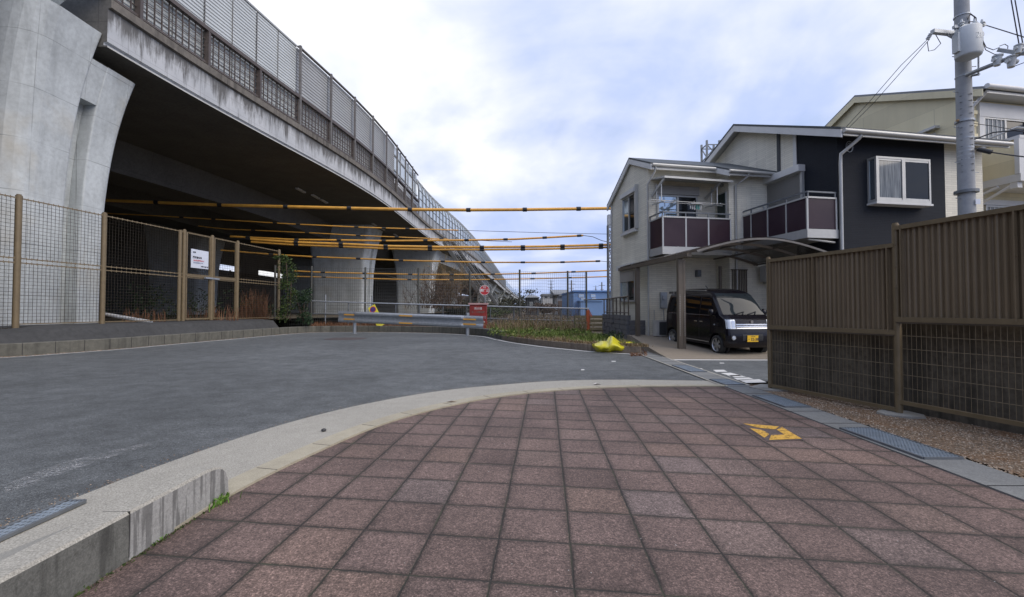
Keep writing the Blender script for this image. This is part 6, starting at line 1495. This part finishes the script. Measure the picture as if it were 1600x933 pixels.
# long arm to the right, rising
g = MB(); a_ = AT(1508, 118, PY-.1); b_ = AT(1640, 66, PY-1.8); g.tube([a_, b_], .05, 8); g.build('crossarm', M['galv'], up)
g = MB(); g.bar(AT(1561, 78, PY-.8), AT(1600, 84, PY-1.3), .08, .08); g.build('crossarm', M['galv'], up)
g = MB(); g.tube([AT(1529, 118, PY-.35), AT(1529, 75, PY-.35)], .02, 6); g.tube([AT(1510, 120, PY), AT(1530, 116, PY-.3)], .03, 6); g.build('stay', M['galv'], up)
for (px, py, Yq, s_) in ((1559, 96, PY-.9, 1.0), (1581, 98, PY-1.2, 1.05), (1592, 78, PY-1.5, .8)):
    c = AT(px, py, Yq); g = MB(); g.sm = True
    g.tube([c+Vector((0, 0, .12*s_)), c-Vector((.02, 0, .10*s_))], .085*s_, 12, .06*s_); g.tube([c+Vector((-.11*s_, 0, .04)), c+Vector((.11*s_, 0, .02))], .05*s_, 10); g.tube([c+Vector((0, 0, .14*s_)), c+Vector((0, 0, .11*s_))], .10*s_, 12); g.build('cutout_switch', M['tank'], up)
def wire(pts, Ys, label, r=.012, name='power_line', grp='overhead wires at the utility pole'):
    P = [AT(x, y, Yq) for (x, y), Yq in zip(pts, Ys)]; g = MB(); g.tube(P, r, 5); o = g.build(name, M['cable'], loc=P[0]); tag(o, label, 'wire', grp); return o
wire([(1449, 62), (1408, 102), (1362, 155), (1318, 203)], [PY-.25, 11.6, 12.5, 13.4], 'left service wire dropping from the pole arm to the house roof', .008)
wire([(1452, 62), (1412, 108), (1366, 160), (1322, 204)], [PY-.25, 11.7, 12.6, 13.4], 'right service wire of the pair dropping from the pole arm to the house roof', .008)
wire([(1462, 54), (1470, 68), (1460, 78), (1451, 80), (1449, 66)], [PY-.3]*5, 'slack loop of wire hanging below the left pole arm', .009)
wire([(1526, 35), (1565, 47), (1600, 58), (1680, 80)], [PY, 10.5, 10, 9], 'single wire running right from the top of the pole', .012)
wire([(1580, 0), (1588, 45), (1593, 73)], [PY-1.4]*3, 'left one of two steep wires at the top right corner', .012); wire([(1586, 0), (1594, 45), (1599, 73)], [PY-1.45]*3, 'right one of two steep wires at the top right corner', .012)
wire([(1534, 60), (1541, 74), (1552, 78), (1562, 74)], [PY-.4, PY-.6, PY-.7, PY-.8], 'upper looping wire from the transformer to the right arm', .009); wire([(1534, 60), (1540, 78), (1554, 85), (1566, 84)], [PY-.4, PY-.6, PY-.7, PY-.85], 'lower looping wire from the transformer to the right arm', .009)
wire([(1562, 72), (1570, 69), (1575, 72), (1574, 80)], [PY-.85]*4, 'short curled wire above the right arm', .009)
wire([(1512, 30), (1516, 22), (1523, 26), (1521, 34), (1514, 34), (1516, 42), (1508, 56)], [PY-.2]*7, 'curled cable beside the pole above the transformer', .014)
wire([(1517, 22), (1525, 28), (1526, 42), (1518, 52)], [PY-.22]*4, 'outer curled cable beside the pole above the transformer', .014)
wire([(1584, 104), (1600, 98), (1640, 92)], [PY-1.2, 9.8, 9.4], 'wire leaving the middle switch towards the right', .009)
wire([(1521, 193), (1552, 197), (1600, 206), (1660, 214)], [PY-.1, 10.8, 10.2, 9.5], 'thin wire leaving the pole at the rusty band', .008)
g = MB(); a_, b_ = AT(1528, 233, PY-.2), AT(1549, 238, PY-.4); g.sm = True; g.tube([a_, a_.lerp(b_, .15), a_.lerp(b_, .85), b_], .055, 10); o = g.build('cable_joint', M['cable'], loc=a_); tag(o, 'thick black cable joint sleeve right of the utility pole', 'cable joint')
wire([(1519, 232), (1530, 233), (1549, 238), (1575, 242), (1640, 250)], [PY-.1, PY-.2, PY-.4, 10.5, 9.5], 'thick dark cable carrying the black joint sleeve', .016)
wire([(1520, 219), (1552, 207), (1584, 204), (1640, 208)], [PY-.1, 10.9, 10.5, 9.8], 'pale conduit wire rising right towards the yellow house', .016)

# ================================================================== SMALL THINGS
g = MB(); g.sm = True; c = G(506, 674, .01)
rings = [[Vector((c.x+r_*(1+.15*sin(3*k))*cos(2*pi*k/10), c.y+r_*sin(2*pi*k/10), c.z+z)) for k in range(10)] for r_, z in ((.012, 0), (.026, .008), (.024, .022), (.008, .031))]; g.loft(rings, True, True)
o = g.build('stone', M['stone'], loc=c); tag(o, 'single dark pebble on the pale gutter band', 'stone')
g = MB(); c = G(705, 628, .03); g.add([c+Vector((-.07, 0, 0)), c+Vector((0, -.02, .012)), c+Vector((.08, .01, .0)), c+Vector((0, .025, .01))], [(0, 1, 2, 3)]); o = g.build('fallen_leaf', M['leaf'], loc=c); tag(o, 'curled brown leaf on the pale kerb stones', 'leaf')
g = MB(); c = G(932, 601, .012); g.sm = False; g.add([c+Vector((-.07, 0, 0)), c+Vector((0, -.04, .03)), c+Vector((.09, .01, .0)), c+Vector((0, .05, .02))], [(0, 1, 2, 3)]); o = g.build('paper_scrap', M['wtext'], loc=c); tag(o, 'small white scrap on the pale band at the top of the paving', 'litter')
def tuft(px, py, n, h, label):
    c = G(px, py, 0); g = MB(); pts = [(c.x+random.gauss(0, .035), c.y+random.gauss(0, .05), .0) for _ in range(n)]; blades(g, pts, h*.5, h, .010, 1.0); leaves(g, (c.x, c.y, h*.45), (.05, .07, h*.35), n, .014)
    o = g.build('weed_tuft', M['weed'], loc=c); tag(o, label, 'weed', 'weed tufts at the kerb foot')
tuft(345, 786, 55, .065, 'bright green weed tuft at the rounded end of the foreground kerb'); tuft(151, 897, 55, .06, 'bright green weed tuft at the foot of the darker kerb block'); tuft(121, 917, 45, .045, 'lowest bright green weed tuft at the bottom left'); tuft(243, 846, 22, .03, 'tiny moss weed at the kerb foot right of the kerb joint')
g = MB()
for _ in range(420):
    t = random.random(); x = -1.975+abs(random.gauss(0, .012)); y = 1.2+t*2.0; leaves(g, (x, y, .006), (.012, .02, .006), 2, .007)
o = g.build('moss', M['ivy']); tag(o, 'thin line of moss along the foot of the foreground kerb', 'moss', kind='stuff')
# pebbles
def pebbles(g, n, fn, s0, s1):
    for _ in range(n):
        x, y, z = fn(); s_ = random.uniform(s0, s1); a_ = random.uniform(0, pi); ex, ey = cos(a_)*s_, sin(a_)*s_; sz = s_*random.uniform(.4, .8); k = random.uniform(.55, 1)
        g.add([(x-ex, y-ey, z), (x+ey*k, y-ex*k, z), (x+ex, y+ey, z), (x-ey*k, y+ex*k, z), (x, y, z+sz), ], [(0, 1, 4), (1, 2, 4), (2, 3, 4), (3, 0, 4)])
M['pebble'] = leafmat('gravel_stones', (.12, .075, .045), (.26, .18, .115), (.42, .36, .29))
g = MB()
def gf():
    while True:
        y = random.uniform(2.6, 7.6); x = random.uniform(chanx(y)+.43, 5.9)
        if x < 4.3+(7.34-y)*.33+.5: return x, y, .008
pebbles(g, 15000, gf, .006, .016); o = g.build('gravel', M['pebble']); tag(o, 'loose brown gravel between the channel and screen fence', 'gravel', kind='stuff')
g = MB()
def kd_():
    i = random.randint(0, len(KPs)-2); t = random.random(); x = KPs[i][0]*(1-t)+KPs[i+1][0]*t; y = KPs[i][1]*(1-t)+KPs[i+1][1]*t; o_ = abs(random.gauss(0, .09)); return x+o_, y-o_*.6, .004
pebbles(g, 2200, kd_, .006, .022)
def od_():
    i = random.randint(0, len(O2)-2); t = random.random(); x = O2[i][0]*(1-t)+O2[i+1][0]*t; y = O2[i][1]*(1-t)+O2[i+1][1]*t; return x-abs(random.gauss(0, .06)), y+abs(random.gauss(0, .05)), .004
pebbles(g, 900, od_, .003, .008)
o = g.build('road_debris', M['pebble']); tag(o, 'fine brown grit collected along the road edges', 'grit', kind='stuff')
M['grit'] = leafmat('pale_grit', (.20, .17, .15), (.36, .33, .30), (.55, .53, .5))
g = MB(); pebbles(g, 260, lambda: (random.uniform(-1.9, 3.4), random.uniform(1.6, 6.0), .006), .002, .0055); o = g.build('grit', M['grit']); tag(o, 'scattered pale grit on the red paving', 'grit', kind='stuff')
g = MB()
for _ in range(500):
    c = G(random.uniform(985, 1010), random.uniform(545, 556), .02); leaves(g, c, (.04, .05, .02), 2, .02)
o = g.build('dead_leaves', M['reed']); tag(o, 'drift of brown dead leaves at the right end of the verge kerb', 'leaves', kind='stuff')
for mm in list(bpy.data.materials):
    if mm.users == 0: bpy.data.materials.remove(mm)
